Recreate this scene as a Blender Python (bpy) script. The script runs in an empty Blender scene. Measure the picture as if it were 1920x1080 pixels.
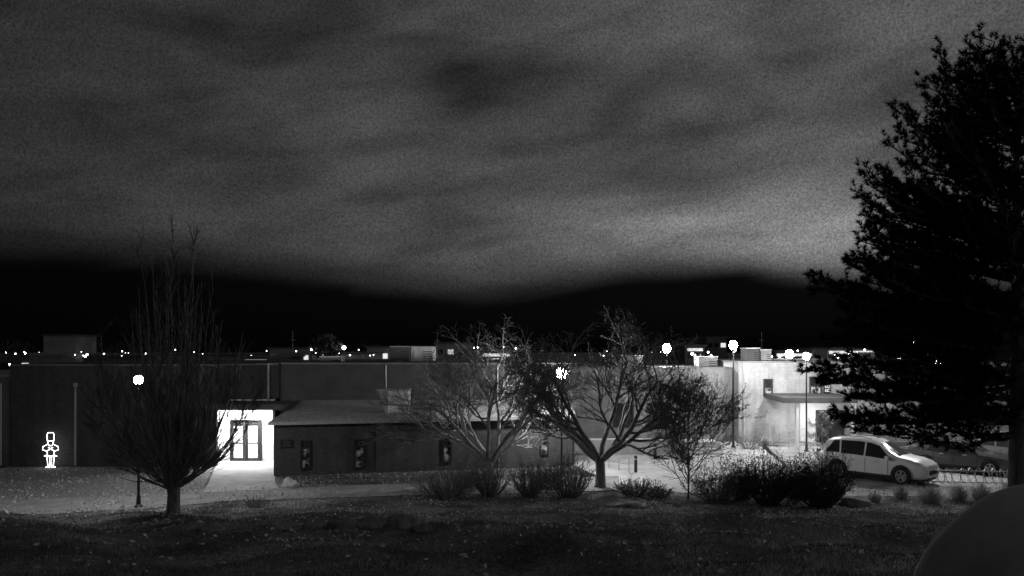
import bpy, math, random
import numpy as np
from mathutils import Vector, Matrix, noise as mnoise
rnd = random.Random(7)
PI = math.pi
scene = bpy.context.scene
COL = scene.collection
F = 1493.0; HY = 655.0; CX = 960.0; CZ = 6.3

# ------------------------------------------------------------------ terrain
PY = [-60, 0, 11, 17, 24, 29, 32, 2000]
PZ = [6.5, 4.6, 3.17, 2.37, 1.16, 0.26, 0.0, 0.0]
def gz(x, y):
    z = sum(np.interp(y + d, PY, PZ) for d in (-1.5, -.75, 0, .75, 1.5)) / 5
    k = max(0.0, min(1.0, (31 - y) / 6)) * max(0.0, min(1.0, (y - 6) / 6))
    z += k * (.15 * math.sin(x * .55 + 1.3) * math.sin(y * .5) + .09 * math.sin(x * 1.3 + y * .9) + .06 * math.sin(x * 2.3 - y * 1.7))
    return float(z)
def X(px, Y): return (px - CX) / F * Y
def Z(py, Y): return CZ - (py - HY) / F * Y
def G(px, py):
    lo, hi = 9.0, 400.0
    for _ in range(50):
        m = (lo + hi) / 2
        p = HY + (CZ - gz(X(px, m), m)) / m * F
        if p > py: lo = m
        else: hi = m
    return Vector((X(px, lo), lo, gz(X(px, lo), lo)))

# ------------------------------------------------------------------ materials
def mat(name, c, c2=None, scale=4.0, rough=.8, bump=0.0, bscale=None, emit=0.0, metal=0.0, detail=6, stretch=None, spec=.3, ramp=(.35, .65)):
    m = bpy.data.materials.new(name); m.use_nodes = True
    nt = m.node_tree; b = nt.nodes['Principled BSDF']
    b.inputs['Roughness'].default_value = rough
    b.inputs['Metallic'].default_value = metal
    b.inputs['Specular IOR Level'].default_value = spec
    b.inputs['Base Color'].default_value = (c, c, c, 1)
    if c2 is not None or bump:
        tc = nt.nodes.new('ShaderNodeTexCoord'); mp = nt.nodes.new('ShaderNodeMapping')
        nt.links.new(tc.outputs['Object'], mp.inputs['Vector'])
        if stretch: mp.inputs['Scale'].default_value = stretch
        if c2 is not None:
            n = nt.nodes.new('ShaderNodeTexNoise'); n.inputs['Scale'].default_value = scale; n.inputs['Detail'].default_value = detail
            n.inputs['Roughness'].default_value = .65
            nt.links.new(mp.outputs[0], n.inputs['Vector'])
            r = nt.nodes.new('ShaderNodeValToRGB')
            r.color_ramp.elements[0].position = ramp[0]; r.color_ramp.elements[0].color = (c, c, c, 1)
            r.color_ramp.elements[1].position = ramp[1]; r.color_ramp.elements[1].color = (c2, c2, c2, 1)
            nt.links.new(n.outputs['Fac'], r.inputs[0]); nt.links.new(r.outputs[0], b.inputs['Base Color'])
        if bump:
            n2 = nt.nodes.new('ShaderNodeTexNoise'); n2.inputs['Scale'].default_value = bscale or scale * 4; n2.inputs['Detail'].default_value = 5
            nt.links.new(mp.outputs[0], n2.inputs['Vector'])
            bp = nt.nodes.new('ShaderNodeBump'); bp.inputs['Strength'].default_value = bump; bp.inputs['Distance'].default_value = .05
            nt.links.new(n2.outputs['Fac'], bp.inputs['Height']); nt.links.new(bp.outputs[0], b.inputs['Normal'])
    if emit:
        b.inputs['Emission Color'].default_value = (1, 1, 1, 1); b.inputs['Emission Strength'].default_value = emit
    return m
def brick(name, c1, c2, mortar, w=.21, h=.075):
    m = mat(name, c1, rough=.85); nt = m.node_tree; b = nt.nodes['Principled BSDF']
    tc = nt.nodes.new('ShaderNodeTexCoord'); sp = nt.nodes.new('ShaderNodeSeparateXYZ'); nt.links.new(tc.outputs['Object'], sp.inputs[0])
    ad = nt.nodes.new('ShaderNodeMath'); ad.operation = 'ADD'; nt.links.new(sp.outputs[0], ad.inputs[0]); nt.links.new(sp.outputs[1], ad.inputs[1])
    cb = nt.nodes.new('ShaderNodeCombineXYZ'); nt.links.new(ad.outputs[0], cb.inputs[0]); nt.links.new(sp.outputs[2], cb.inputs[1])
    bt = nt.nodes.new('ShaderNodeTexBrick'); bt.inputs['Scale'].default_value = 1
    bt.inputs['Brick Width'].default_value = w; bt.inputs['Row Height'].default_value = h; bt.inputs['Mortar Size'].default_value = .008
    for k, v in (('Color1', c1), ('Color2', c2), ('Mortar', mortar)): bt.inputs[k].default_value = (v, v, v, 1)
    nt.links.new(cb.outputs[0], bt.inputs['Vector'])
    def nz(s, st):
        mp = nt.nodes.new('ShaderNodeMapping'); mp.inputs['Scale'].default_value = st; nt.links.new(tc.outputs['Object'], mp.inputs[0])
        n = nt.nodes.new('ShaderNodeTexNoise'); n.inputs['Scale'].default_value = s; n.inputs['Detail'].default_value = 8; n.inputs['Roughness'].default_value = .7
        nt.links.new(mp.outputs[0], n.inputs['Vector'])
        r = nt.nodes.new('ShaderNodeMapRange'); r.inputs[1].default_value = .3; r.inputs[2].default_value = .7; r.inputs[3].default_value = .75; r.inputs[4].default_value = 1.2
        nt.links.new(n.outputs['Fac'], r.inputs[0]); return r.outputs[0]
    mu = nt.nodes.new('ShaderNodeMath'); mu.operation = 'MULTIPLY'; nt.links.new(nz(.9, (1, 1, 1)), mu.inputs[0]); nt.links.new(nz(2.2, (1, 1, .12)), mu.inputs[1])
    mx = nt.nodes.new('ShaderNodeVectorMath'); mx.operation = 'SCALE'; nt.links.new(bt.outputs['Color'], mx.inputs[0]); nt.links.new(mu.outputs[0], mx.inputs['Scale'])
    nt.links.new(mx.outputs[0], b.inputs['Base Color'])
    bp = nt.nodes.new('ShaderNodeBump'); bp.inputs['Strength'].default_value = .35; bp.inputs['Distance'].default_value = .01
    nt.links.new(bt.outputs['Fac'], bp.inputs['Height']); bp.invert = True; nt.links.new(bp.outputs[0], b.inputs['Normal'])
    return m
def emis(name, s, sampled=True):
    m = mat(name, .8, emit=s)
    if not sampled: m.cycles.emission_sampling = 'NONE'
    return m
MT = {}
MT['brick_dark'] = brick('dark_brick', .04, .06, .075)
MT['brick_mid'] = brick('mid_brick', .05, .075, .09)
MT['stucco'] = mat('grey_stucco', .06, .085, 1.2, .9, .2, 25)
MT['brick_pale'] = brick('pale_painted_brick', .34, .40, .3)
MT['brick_grey'] = brick('grey_brick', .22, .28, .22)
MT['white_wall'] = mat('white_painted_wall', .62, .72, 2, .8, .1, 20)
MT['coping'] = mat('metal_coping', .14, .2, 3, .5, metal=.2)
MT['roofing'] = mat('gravel_roofing', .2, .5, 7, .95, .5, 40, detail=8)
MT['dark_roof'] = mat('dark_membrane_roof', .035, .06, 1.2, .9)
MT['frame'] = mat('dark_metal_frame', .02, .03, 5, .5)
MT['pole'] = mat('dark_painted_steel', .03, .05, 8, .45, metal=.2)
MT['galv'] = mat('galvanised_steel', .4, .55, 10, .4, metal=.5)
MT['white_metal'] = mat('weathered_white_sheet_metal', .65, .85, 3, .6, .1)
MT['glass'] = mat('window_glass', .02, .03, 2, .08, spec=.6)
MT['glass_lit'] = emis('lit_door_glass', 1.2)
MT['pane_painted_light'] = mat('window_pane_with_painted_light', .02, .5, 4, .15, ramp=(.45, .6))  # pale blotches in the base colour stand in for light behind the glass
MT['lamp'] = emis('street_lamp_glass', 760)
MT['lamp_mid'] = emis('middle_lamp_glass', 560)
MT['lamp_bright'] = emis('lot_lamp_glass', 430)
MT['lamp_lot'] = emis('strong_lot_lamp_glass', 900)
MT['lamp_canopy'] = emis('canopy_light_lens', 280)
MT['lamp_canopy_b'] = emis('canopy_light_lens_wide', 70)
MT['neon'] = emis('glowing_rope_light', 4.2)
MT['far_lamp'] = emis('distant_lamp', 18, False)
MT['far_strip'] = emis('distant_lit_wall', .8, False)
MT['bark'] = mat('dark_bark', .12, .28, 9, .9, .6, 30, stretch=(1, 1, .3))
MT['bark_pale'] = mat('pale_bark', .18, .38, 9, .9, .5, 30, stretch=(1, 1, .3))
MT['twig'] = mat('twig_bark', .10, .2, 5, .9)
MT['twig_mid'] = mat('brown_twig_bark', .15, .3, 5, .9)
MT['twig_dark'] = mat('dark_twig_bark', .05, .11, 5, .9)
MT['needle'] = mat('pine_needles', .014, .035, 3, .8, spec=.1)
MT['leaf'] = mat('small_dry_leaves', .09, .25, 6, .7)
MT['leaf_dark'] = mat('dark_shrub_leaves', .035, .08, 6, .7)
MT['rock'] = mat('landscape_rock', .10, .26, 2.5, .9, .8, 9)
MT['rock_white'] = mat('pale_rock', .4, .75, 3, .9, .5, 8)
MT['boulder'] = mat('smooth_dark_boulder', .26, .36, 2, .95, .15, 12)
MT['concrete'] = mat('concrete_paving', .22, .36, 1.1, .9, .15, 30, detail=9)
MT['plaza'] = mat('pale_concrete_plaza', .4, .6, .9, .9, .15, 30, detail=9)
MT['asphalt'] = mat('worn_asphalt', .22, .4, .8, .85, .3, 60, detail=9)
MT['mulch'] = mat('bark_mulch', .06, .42, 9, .95, .8, 30, detail=10, ramp=(.45, .72))
MT['lit_lawn'] = mat('lamplit_leafy_lawn', .10, .50, 7, .95, .9, 25, detail=12, ramp=(.36, .66))  # lamplight on the grass by the wall is put into this paler colour
MT['paint'] = mat('road_marking_paint', .5, .7, 6, .7)
MT['car_white'] = mat('white_car_paint', .72, .76, 3, .25, spec=.5)
MT['car_dark'] = mat('dark_car_paint', .045, .055, 3, .25, spec=1.0)
MT['car_grey'] = mat('charcoal_car_paint', .12, .14, 3, .28, spec=1.0)
MT['tyre'] = mat('tyre_rubber', .015, .025, 9, .85)
MT['rim'] = mat('alloy_rim', .4, .5, 9, .35, metal=.6)
MT['trim'] = mat('black_plastic_trim', .02, .03, 9, .6)
MT['headlamp'] = mat('clear_lamp_lens', .6, .7, 9, .1, spec=.8)
MT['tail'] = mat('tail_lamp_lens', .15, .2, 9, .15, spec=.8)
MT['letter'] = mat('pale_sign_lettering', .6, .7, 9, .6, emit=.12)
MT['plaque'] = mat('dark_sign_panel', .015, .02, 9, .5)
MT['far_wall'] = mat('distant_wall', .07, .14, .15, .9)
MT['far_wall_pale'] = mat('distant_pale_wall', .22, .4, .2, .9)
MT['far_foliage'] = mat('distant_foliage', .04, .09, .6, .9)
MT['grassblade'] = mat('grass_blades', .10, .28, 1.1, .8)
MT['drygrass'] = mat('dry_ornamental_grass', .3, .6, 3, .8)
MT['fallen'] = mat('fallen_leaf', .3, .8, 2, .7)
def lawn():
    m = mat('winter_lawn', .05, rough=.95, spec=.1); nt = m.node_tree; b = nt.nodes['Principled BSDF']
    tc = nt.nodes.new('ShaderNodeTexCoord')
    def noise(s, d, r=.6):
        n = nt.nodes.new('ShaderNodeTexNoise'); n.inputs['Scale'].default_value = s; n.inputs['Detail'].default_value = d; n.inputs['Roughness'].default_value = r
        nt.links.new(tc.outputs['Object'], n.inputs['Vector']); return n
    a = noise(.4, 6); c = noise(9, 8, .75); e = noise(20, 3)
    r1 = nt.nodes.new('ShaderNodeMapRange'); r1.inputs[1].default_value = .38; r1.inputs[2].default_value = .62; r1.inputs[3].default_value = .07; r1.inputs[4].default_value = .28
    nt.links.new(a.outputs['Fac'], r1.inputs[0])
    r2 = nt.nodes.new('ShaderNodeMapRange'); r2.inputs[1].default_value = .3; r2.inputs[2].default_value = .7; r2.inputs[3].default_value = .3; r2.inputs[4].default_value = 1.9
    nt.links.new(c.outputs['Fac'], r2.inputs[0])
    mu = nt.nodes.new('ShaderNodeMath'); mu.operation = 'MULTIPLY'; nt.links.new(r1.outputs[0], mu.inputs[0]); nt.links.new(r2.outputs[0], mu.inputs[1])
    r3 = nt.nodes.new('ShaderNodeMapRange'); r3.inputs[1].default_value = .62; r3.inputs[2].default_value = .70; r3.inputs[3].default_value = 0; r3.inputs[4].default_value = .45
    nt.links.new(e.outputs['Fac'], r3.inputs[0])
    ad = nt.nodes.new('ShaderNodeMath'); ad.operation = 'ADD'; nt.links.new(mu.outputs[0], ad.inputs[0]); nt.links.new(r3.outputs[0], ad.inputs[1])
    nt.links.new(ad.outputs[0], b.inputs['Base Color'])
    bp = nt.nodes.new('ShaderNodeBump'); bp.inputs['Strength'].default_value = .9; bp.inputs['Distance'].default_value = .1
    nt.links.new(c.outputs['Fac'], bp.inputs['Height']); nt.links.new(bp.outputs[0], b.inputs['Normal'])
    return m
MT['lawn'] = lawn()

# ------------------------------------------------------------------ mesh helpers
BASE = {}
def link(o): COL.objects.link(o); return o
def tag(o, label=None, cat=None, group=None, kind=None):
    if label: o['label'] = label
    if cat: o['category'] = cat
    if group: o['group'] = group
    if kind: o['kind'] = kind
    return o
def thing(name, loc, label, cat, group=None, rz=0):
    o = bpy.data.objects.new(name, None); link(o); o.location = loc; o.rotation_euler.z = rz; o.empty_display_size = .3
    BASE[o.name] = Vector(loc)
    return tag(o, label, cat, group)
class MB:
    def __init__(s): s.v = []; s.f = []
    def poly(s, pts):
        n = len(s.v); s.v += [tuple(p) for p in pts]; s.f.append(tuple(range(n, n + len(pts)))); return s
    def box(s, x0, x1, y0, y1, z0, z1, rz=0, piv=None):
        c = [(x, y, z) for z in (z0, z1) for x, y in ((x0, y0), (x1, y0), (x1, y1), (x0, y1))]
        if rz:
            px, py = piv if piv else ((x0 + x1) / 2, (y0 + y1) / 2); ca, sa = math.cos(rz), math.sin(rz)
            c = [(px + (x - px) * ca - (y - py) * sa, py + (x - px) * sa + (y - py) * ca, z) for x, y, z in c]
        n = len(s.v); s.v += c
        for f in ((0, 3, 2, 1), (4, 5, 6, 7), (0, 1, 5, 4), (1, 2, 6, 5), (2, 3, 7, 6), (3, 0, 4, 7)): s.f.append(tuple(n + i for i in f))
        return s
    def prism(s, pts, z0, z1):
        k = len(pts); n = len(s.v)
        za = z0 if isinstance(z0, (list, tuple)) else [z0] * k; zb = z1 if isinstance(z1, (list, tuple)) else [z1] * k
        s.v += [(p[0], p[1], za[i]) for i, p in enumerate(pts)] + [(p[0], p[1], zb[i]) for i, p in enumerate(pts)]
        s.f.append(tuple(n + i for i in range(k))[::-1]); s.f.append(tuple(n + k + i for i in range(k)))
        for i in range(k):
            j = (i + 1) % k; s.f.append((n + i, n + j, n + k + j, n + k + i))
        return s
    def tube(s, pts, rad, n=6, cap=True):
        pts = [Vector(p) for p in pts]
        if not isinstance(rad, (list, tuple)): rad = [rad] * len(pts)
        ov = (pts[-1] - pts[0])
        if ov.length < 1e-6: ov = pts[1] - pts[0]
        ov.normalize(); ref = Vector((0, 0, 1)) if abs(ov.z) < .8 else Vector((1, .13, 0))
        st = len(s.v)
        for i, p in enumerate(pts):
            t = pts[min(i + 1, len(pts) - 1)] - pts[max(i - 1, 0)]
            a = t.cross(ref)
            if a.length < 1e-7: a = t.cross(Vector((0.3, 1, 0)))
            a.normalize(); b = t.cross(a).normalized()
            for k in range(n):
                th = 2 * PI * k / n; q = p + (a * math.cos(th) + b * math.sin(th)) * rad[i]
                s.v.append((q.x, q.y, q.z))
        for i in range(len(pts) - 1):
            for k in range(n):
                k2 = (k + 1) % n; s.f.append((st + i * n + k, st + i * n + k2, st + (i + 1) * n + k2, st + (i + 1) * n + k))
        if cap and n > 3:
            s.f.append(tuple(st + k for k in range(n))[::-1]); e = st + (len(pts) - 1) * n; s.f.append(tuple(e + k for k in range(n)))
        return s
    def lathe(s, prof, c=(0, 0, 0), n=16):
        st = len(s.v)
        for r, z in prof:
            for k in range(n):
                th = 2 * PI * k / n; s.v.append((c[0] + r * math.cos(th), c[1] + r * math.sin(th), c[2] + z))
        for i in range(len(prof) - 1):
            for k in range(n):
                k2 = (k + 1) % n; s.f.append((st + i * n + k, st + i * n + k2, st + (i + 1) * n + k2, st + (i + 1) * n + k))
        s.f.append(tuple(st + k for k in range(n))[::-1]); e = st + (len(prof) - 1) * n; s.f.append(tuple(e + k for k in range(n)))
        return s
    def build(s, name, m, parent=None, world=False, smooth=False, sharp=None):
        me = bpy.data.meshes.new(name)
        v = s.v
        if world and parent is not None:
            b = BASE[parent.name]; v = [(p[0] - b.x, p[1] - b.y, p[2] - b.z) for p in v]
        me.from_pydata(v, [], s.f); me.update()
        me.materials.append(m if not isinstance(m, str) else MT[m])
        if smooth:
            me.shade_smooth()
            if sharp: me.set_sharp_from_angle(angle=math.radians(sharp))
        o = bpy.data.objects.new(name, me); link(o)
        if parent is not None:
            o.parent = parent; BASE[o.name] = BASE.get(parent.name, Vector((0, 0, 0)))
        return o
def copy_tree(o, parent=None):
    c = o.copy(); COL.objects.link(c)
    if parent: c.parent = parent
    for ch in list(o.children): copy_tree(ch, c)
    return c
def sphere_prof(r, n=8, z0=0, sz=1): return [(max(.001, r * math.sin(PI * i / n)), z0 - r * sz * math.cos(PI * i / n)) for i in range(n + 1)]

# ------------------------------------------------------------------ ground
def axis(segs):
    out = []
    for a, b, st in segs: out += list(np.arange(a, b, st))
    out.append(segs[-1][1]); return out
xs = axis([(-900, -60, 60), (-60, -30, 3), (-30, 30, .5), (30, 60, 3), (60, 900, 60)])
ys = axis([(-60, 4, 4), (4, 36, .4), (36, 70, 4), (70, 1500, 80)])
g = MB(); nx = len(xs)
g.v = [(x, y, gz(x, y)) for y in ys for x in xs]
g.f = [(j * nx + i, j * nx + i + 1, (j + 1) * nx + i + 1, (j + 1) * nx + i) for j in range(len(ys) - 1) for i in range(nx - 1)]
tag(g.build('ground', 'lawn', smooth=True), kind='structure')
def sheet(name, A, B, off, m, n=40, k=5):
    def res(P, t):
        P = [Vector((p[0], p[1])) for p in P]; L = [0]
        for a, b in zip(P, P[1:]): L.append(L[-1] + (b - a).length)
        d = t * L[-1]
        for i in range(len(P) - 1):
            if d <= L[i + 1] + 1e-9: return P[i].lerp(P[i + 1], (d - L[i]) / (L[i + 1] - L[i]))
        return P[-1]
    s = MB()
    for i in range(n + 1):
        a, b = res(A, i / n), res(B, i / n)
        for j in range(k + 1):
            q = a.lerp(b, j / k); s.v.append((q.x, q.y, gz(q.x, q.y) + off))
    for i in range(n):
        for j in range(k): s.f.append((i * (k + 1) + j, (i + 1) * (k + 1) + j, (i + 1) * (k + 1) + j + 1, i * (k + 1) + j + 1))
    return tag(s.build(name, m), kind='structure')
P = lambda px, py: tuple(G(px, py)[:2])
sheet('path', [P(-250, 966), P(0, 963), P(230, 957), P(430, 940), P(760, 930), P(1000, 925), P(1160, 920)],
      [P(-250, 938), P(0, 938), P(200, 934), P(390, 922), P(760, 907), P(1000, 899), P(1160, 893)], .03, 'concrete', 90, 8)
sheet('front_lawn_lit', [P(-250, 937), P(0, 937), P(200, 933), P(378, 922)], [(-34, 42.6), (-26, 42.65), (-20, 42.65), (-16, 42.65)], .008, 'lit_lawn', 40, 14)
sheet('entrance_walk', [P(380, 925), P(392, 905), (X(405, 43.2), 43.2), (X(430, 44.7), 44.69)], [P(523, 918), P(516, 905), (X(513, 43.2), 43.2), (X(513, 44.7), 44.69)], .036, 'plaza', 20, 6)
sheet('planting_bed', [(-11.7, 37.2), (-4.9, 37.4), (2, 38.6)], [(-11.82, 39.4), (-4.9, 41.0), (3.1, 42.8)], .015, 'mulch', 40, 6)
sheet('shrub_bed', [P(760, 938), P(1100, 940), P(1300, 945), P(1640, 955)], [P(770, 931), P(1100, 923), P(1300, 922), P(1640, 926)], .012, 'mulch', 60, 6)
sheet('plaza', [(3.4, 43.2), (4.6, 37.8), (7.4, 34.9), (13.2, 34.3)], [(4.2, 53.9), (7.5, 53.9), (11, 53.9), (16.5, 53.9)], .02, 'plaza', 30, 12)
sheet('parking_lot', [(13.2, 34.2), (20, 33.9), (60, 33.5)], [(16.5, 51.5), (20, 51.5), (60, 51.5)], .022, 'asphalt', 40, 12)
kb = MB()
for i in range(14):
    t0, t1 = i / 14, (i + 1) / 14
    a = Vector((13.2, 34.2)).lerp(Vector((16.5, 51.5)), t0); b = Vector((13.2, 34.2)).lerp(Vector((16.5, 51.5)), t1 - .003)
    d = (b - a).normalized(); n = Vector((-d.y, d.x)) * .14
    kb.prism([(a.x, a.y), (b.x, b.y), (b.x + n.x, b.y + n.y), (a.x + n.x, a.y + n.y)], -.02, .14)
tag(kb.build('kerb', 'concrete'), kind='structure')
mk = MB()
for i in range(7):
    x = 17.5 + i * 2.8; mk.poly([(x, 41.5, .03), (x + .12, 41.5, .03), (x + 1.6, 46.5, .03), (x + 1.48, 46.5, .03)])
tag(mk.build('parking_lines', 'paint'), kind='structure')
sj = MB()
for i in range(18):
    px = -60 + i * 65; a = G(px, 958 - i * 1.9)
    sj.poly([(a.x, a.y - .9, gz(a.x, a.y - .9) + .036), (a.x + .025, a.y - .9, gz(a.x, a.y - .9) + .036), (a.x + .025, a.y + 1.5, gz(a.x, a.y + 1.5) + .036), (a.x, a.y + 1.5, gz(a.x, a.y + 1.5) + .036)])
tag(sj.build('path_joints', 'trim'), kind='structure')

# ------------------------------------------------------------------ buildings
def bld(loc, label, name='brick_building', cat='building', group=None): return thing(name, loc, label, cat, group)
b = bld((-21, 46, 0), 'long dark flat-roofed brick building left of the glowing entrance')
MB().box(-26.9, -15.87, 42.7, 60, -.1, 5.42).build('wall', 'brick_dark', b, True)
MB().box(-15.865, -13.45, 44.7, 60, 3.5, 5.42).build('wall', 'brick_dark', b, True)
MB().box(-26.95, -15.82, 42.6, 60.05, 5.42, 5.5).build('coping', 'coping', b, True)
MB().box(-15.818, -13.45, 44.6, 60.05, 5.425, 5.505).build('coping', 'coping', b, True)
MB().box(-26.5, -14, 43.2, 59.6, 5.502, 5.52).build('roof', 'dark_roof', b, True)
ds = MB(); xd = X(141, 42.6); ds.box(xd - .035, xd + .035, 42.57, 42.69, .1, 4.3); ds.box(xd - .08, xd + .08, 42.55, 42.69, 4.3, 4.5); ds.build('downspout', 'galv', b, True)
MB().box(-15.868, -13.45, 44.7, 45.2, 2.35, 3.5).box(-14.05, -13.2, 44.7, 45.2, 0, 2.35).build('entrance_wall', 'white_wall', b, True)
MB().box(-15.868, -15.80, 42.75, 44.695, 0, 3.1).build('side_panel', 'white_wall', b, True)
MB().box(-16.2, -11.95, 41.6, 44.69, 3.12, 3.42).build('canopy', 'stucco', b, True)
cl = MB(); cl.box(-14.9, -14.3, 43.4, 44.0, 3.04, 3.118).build('canopy_light', 'lamp_canopy', b, True)
fr = MB()
for x0, x1 in ((-15.79, -15.70), (-15.0, -14.88), (-14.18, -14.055)): fr.box(x0, x1, 44.6, 44.72, 0, 2.34)
fr.box(-15.70, -14.18, 44.61, 44.71, 2.12, 2.2); fr.box(-15.79, -14.055, 44.6, 44.72, 2.28, 2.345)
fr.build('door_frame', 'frame', b, True)
for x0, x1 in ((-15.70, -15.0), (-14.88, -14.18)):
    d = MB().box(x0, x0 + .1, 44.64, 44.69, .02, 2.1).box(x1 - .1, x1, 44.64, 44.69, .02, 2.1).box(x0 + .1, x1 - .1, 44.64, 44.69, .02, .22).box(x0 + .1, x1 - .1, 44.64, 44.69, 2.0, 2.1).box(x0 + .1, x1 - .1, 44.645, 44.685, 1.0, 1.08).build('door', 'frame', b, True)
    MB().box(x0 + .1, x1 - .1, 44.66, 44.67, .22, 2.0).build('door_glass', 'glass_lit', d, True)
    h = x1 - .16 if x0 < -15.5 else x0 + .13
    MB().tube([(h, 44.58, .85), (h, 44.58, 1.25)], .02, 6).build('door_handle', 'galv', d, True)
MB().tube([(-13.62, 44.5, 3.42), (-13.62, 44.5, 5.5)], .06, 8).build('vent_pipe', 'galv', b, True)
w = bld((-29, 44, 0), 'lower brick wing at the very left edge with a pale corner edge', 'brick_wing')
MB().box(-34, -26.95, 41.95, 52, -.1, 4.85).build('wall', 'brick_dark', w, True)
MB().box(-34.1, -26.93, 41.85, 52.1, 4.85, 4.93).build('coping', 'coping', w, True)
MB().box(-26.945, -26.905, 41.9, 41.99, .2, 4.5).build('corner_strip', 'galv', w, True)

A = Vector((-11.82, 39.5)); B = Vector((3.25, 43.0)); u = (B - A).normalized(); nrm = Vector((u.y, -u.x)); ang = math.atan2(u.y, u.x)
def W(px):
    k = (px - CX) / F; d = B - A; t = (k * A.y - A.x) / (d.x - k * d.y); return A + d * t
lb = bld((-4, 42, 0), 'low dark brick building with a shallow gravel roof and four narrow windows')
C_, D_ = Vector((3.25, 48)), Vector((-11.82, 48))
MB().prism([A, B, C_, D_], -.1, [2.6, 2.6, 3.25, 3.25]).build('wall', 'brick_mid', lb, True)
o1 = A - u * .25 + nrm * .45; o2 = B + u * .1 + nrm * .45
MB().prism([(o1.x, o1.y), (o2.x, o2.y), (3.35, 46.0), (-12.05, 46.0)], [2.62, 2.62, 3.28, 3.28], [2.72, 2.72, 3.38, 3.38]).build('roof', 'roofing', lb, True)
g1 = MB(); q1 = o1 + nrm * .05; q2 = o2 + nrm * .05
g1.prism([(q1.x, q1.y), (q2.x, q2.y), (o2.x - nrm.x * .004, o2.y - .004), (o1.x - nrm.x * .004, o1.y - .004)], 2.58, 2.735).build('gutter', 'galv', lb, True)
def rb(mb, c, s0, s1, d0, d1, a, bb):
    p = [c + u * s + nrm * d for s, d in ((s0, d1), (s1, d1), (s1, d0), (s0, d0))]
    mb.prism([(q.x, q.y) for q in p], a, bb)
for px, y0, y1, wpx in ((573, 826, 880, 20), (674, 824, 879, 20), (838, 823, 868, 18), (1020, 815, 853, 17)):
    c = W(px); hw = wpx / F * c.y / 2; z0, z1 = Z(y1, c.y), Z(y0, c.y)
    m = MB(); t = .09
    rb(m, c, -hw, -hw + t, -.02, .09, z0, z1); rb(m, c, hw - t, hw, -.02, .09, z0, z1); rb(m, c, -hw + t, hw - t, -.02, .09, z0, z0 + t); rb(m, c, -hw + t, hw - t, -.02, .09, z1 - .4, z1 - .31)
    wf = m.build('window', 'frame', lb, True)
    m = MB(); rb(m, c, -hw + t, hw - t, .01, .025, z0 + t, z1 - .4); m.build('pane', 'pane_painted_light', wf, True)
    m = MB(); rb(m, c, -hw + t, hw - t, .01, .025, z1 - .31, z1); m.build('pane', 'glass', wf, True)
for px in (700, 935):
    c = W(px) + nrm * .06; MB().tube([(c.x, c.y, .05), (c.x, c.y, 2.6)], .035, 6).build('downspout', 'galv' if px > 800 else 'frame', lb, True)
hb = bld((-6, 50, 0), 'tall plain grey block rising behind the low brick building', 'plain_block')
MB().box(-13.42, 3.3, 46.02, 62, -.1, 5.44).build('wall', 'stucco', hb, True)
MB().box(-13.44, 3.35, 45.95, 62.05, 5.44, 5.52).build('coping', 'coping', hb, True)
MB().box(-13.2, 3.2, 46.3, 61.8, 5.522, 5.54).build('roof', 'dark_roof', hb, True)
xc = X(724, 46); MB().tube([(xc, 45.98, 3.5), (xc, 45.98, 5.4)], .02, 6).build('conduit', 'galv', hb, True)
xc = X(517, 46); MB().tube([(xc, 45.97, 3.5), (xc, 45.97, 5.4)], .04, 6).build('downspout', 'galv', hb, True)
hx0, hx1 = X(708, 41.6), X(765, 41.6); zt, zb_ = Z(732, 41.6), 2.85
rh = thing('roof_hood', (X(745, 41.6), 42.1, zb_), 'pale sheet metal vent hood flaring upward on the low roof', 'roof vent')
MB().prism([(hx0 + .52, 41.6), (hx1, 41.6), (hx1, 42.7), (hx0 + .52, 42.7)], zb_ - .1, zt - .02).build('duct', 'white_metal', rh, True)
m = MB(); m.v = [(hx0, 41.5, zt - .003), (hx0 + .515, 41.55, zt - .003), (hx0 + .515, 42.7, zt - .003), (hx0, 42.7, zt - .003), (hx0 + .42, 41.55, zb_ + .12), (hx0 + .515, 41.56, zb_ + .1), (hx0 + .515, 42.7, zb_ + .1), (hx0 + .42, 42.7, zb_ + .12)]
m.f = [(0, 1, 2, 3), (0, 4, 5, 1), (3, 2, 6, 7), (0, 3, 7, 4), (1, 5, 6, 2), (4, 7, 6, 5)]; m.build('intake_flare', 'galv', rh, True)
m = MB()
for i in range(6): m.box(hx0 + .56, hx1 - .04, 41.575, 41.597, zb_ + .15 + i * .17, zb_ + .17 + i * .17)
m.build('louvre', 'galv', rh, True)
MB().box(hx0 - .03, hx1 + .04, 41.46, 42.74, zt, zt + .05).build('cap', 'galv', rh, True)

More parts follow.
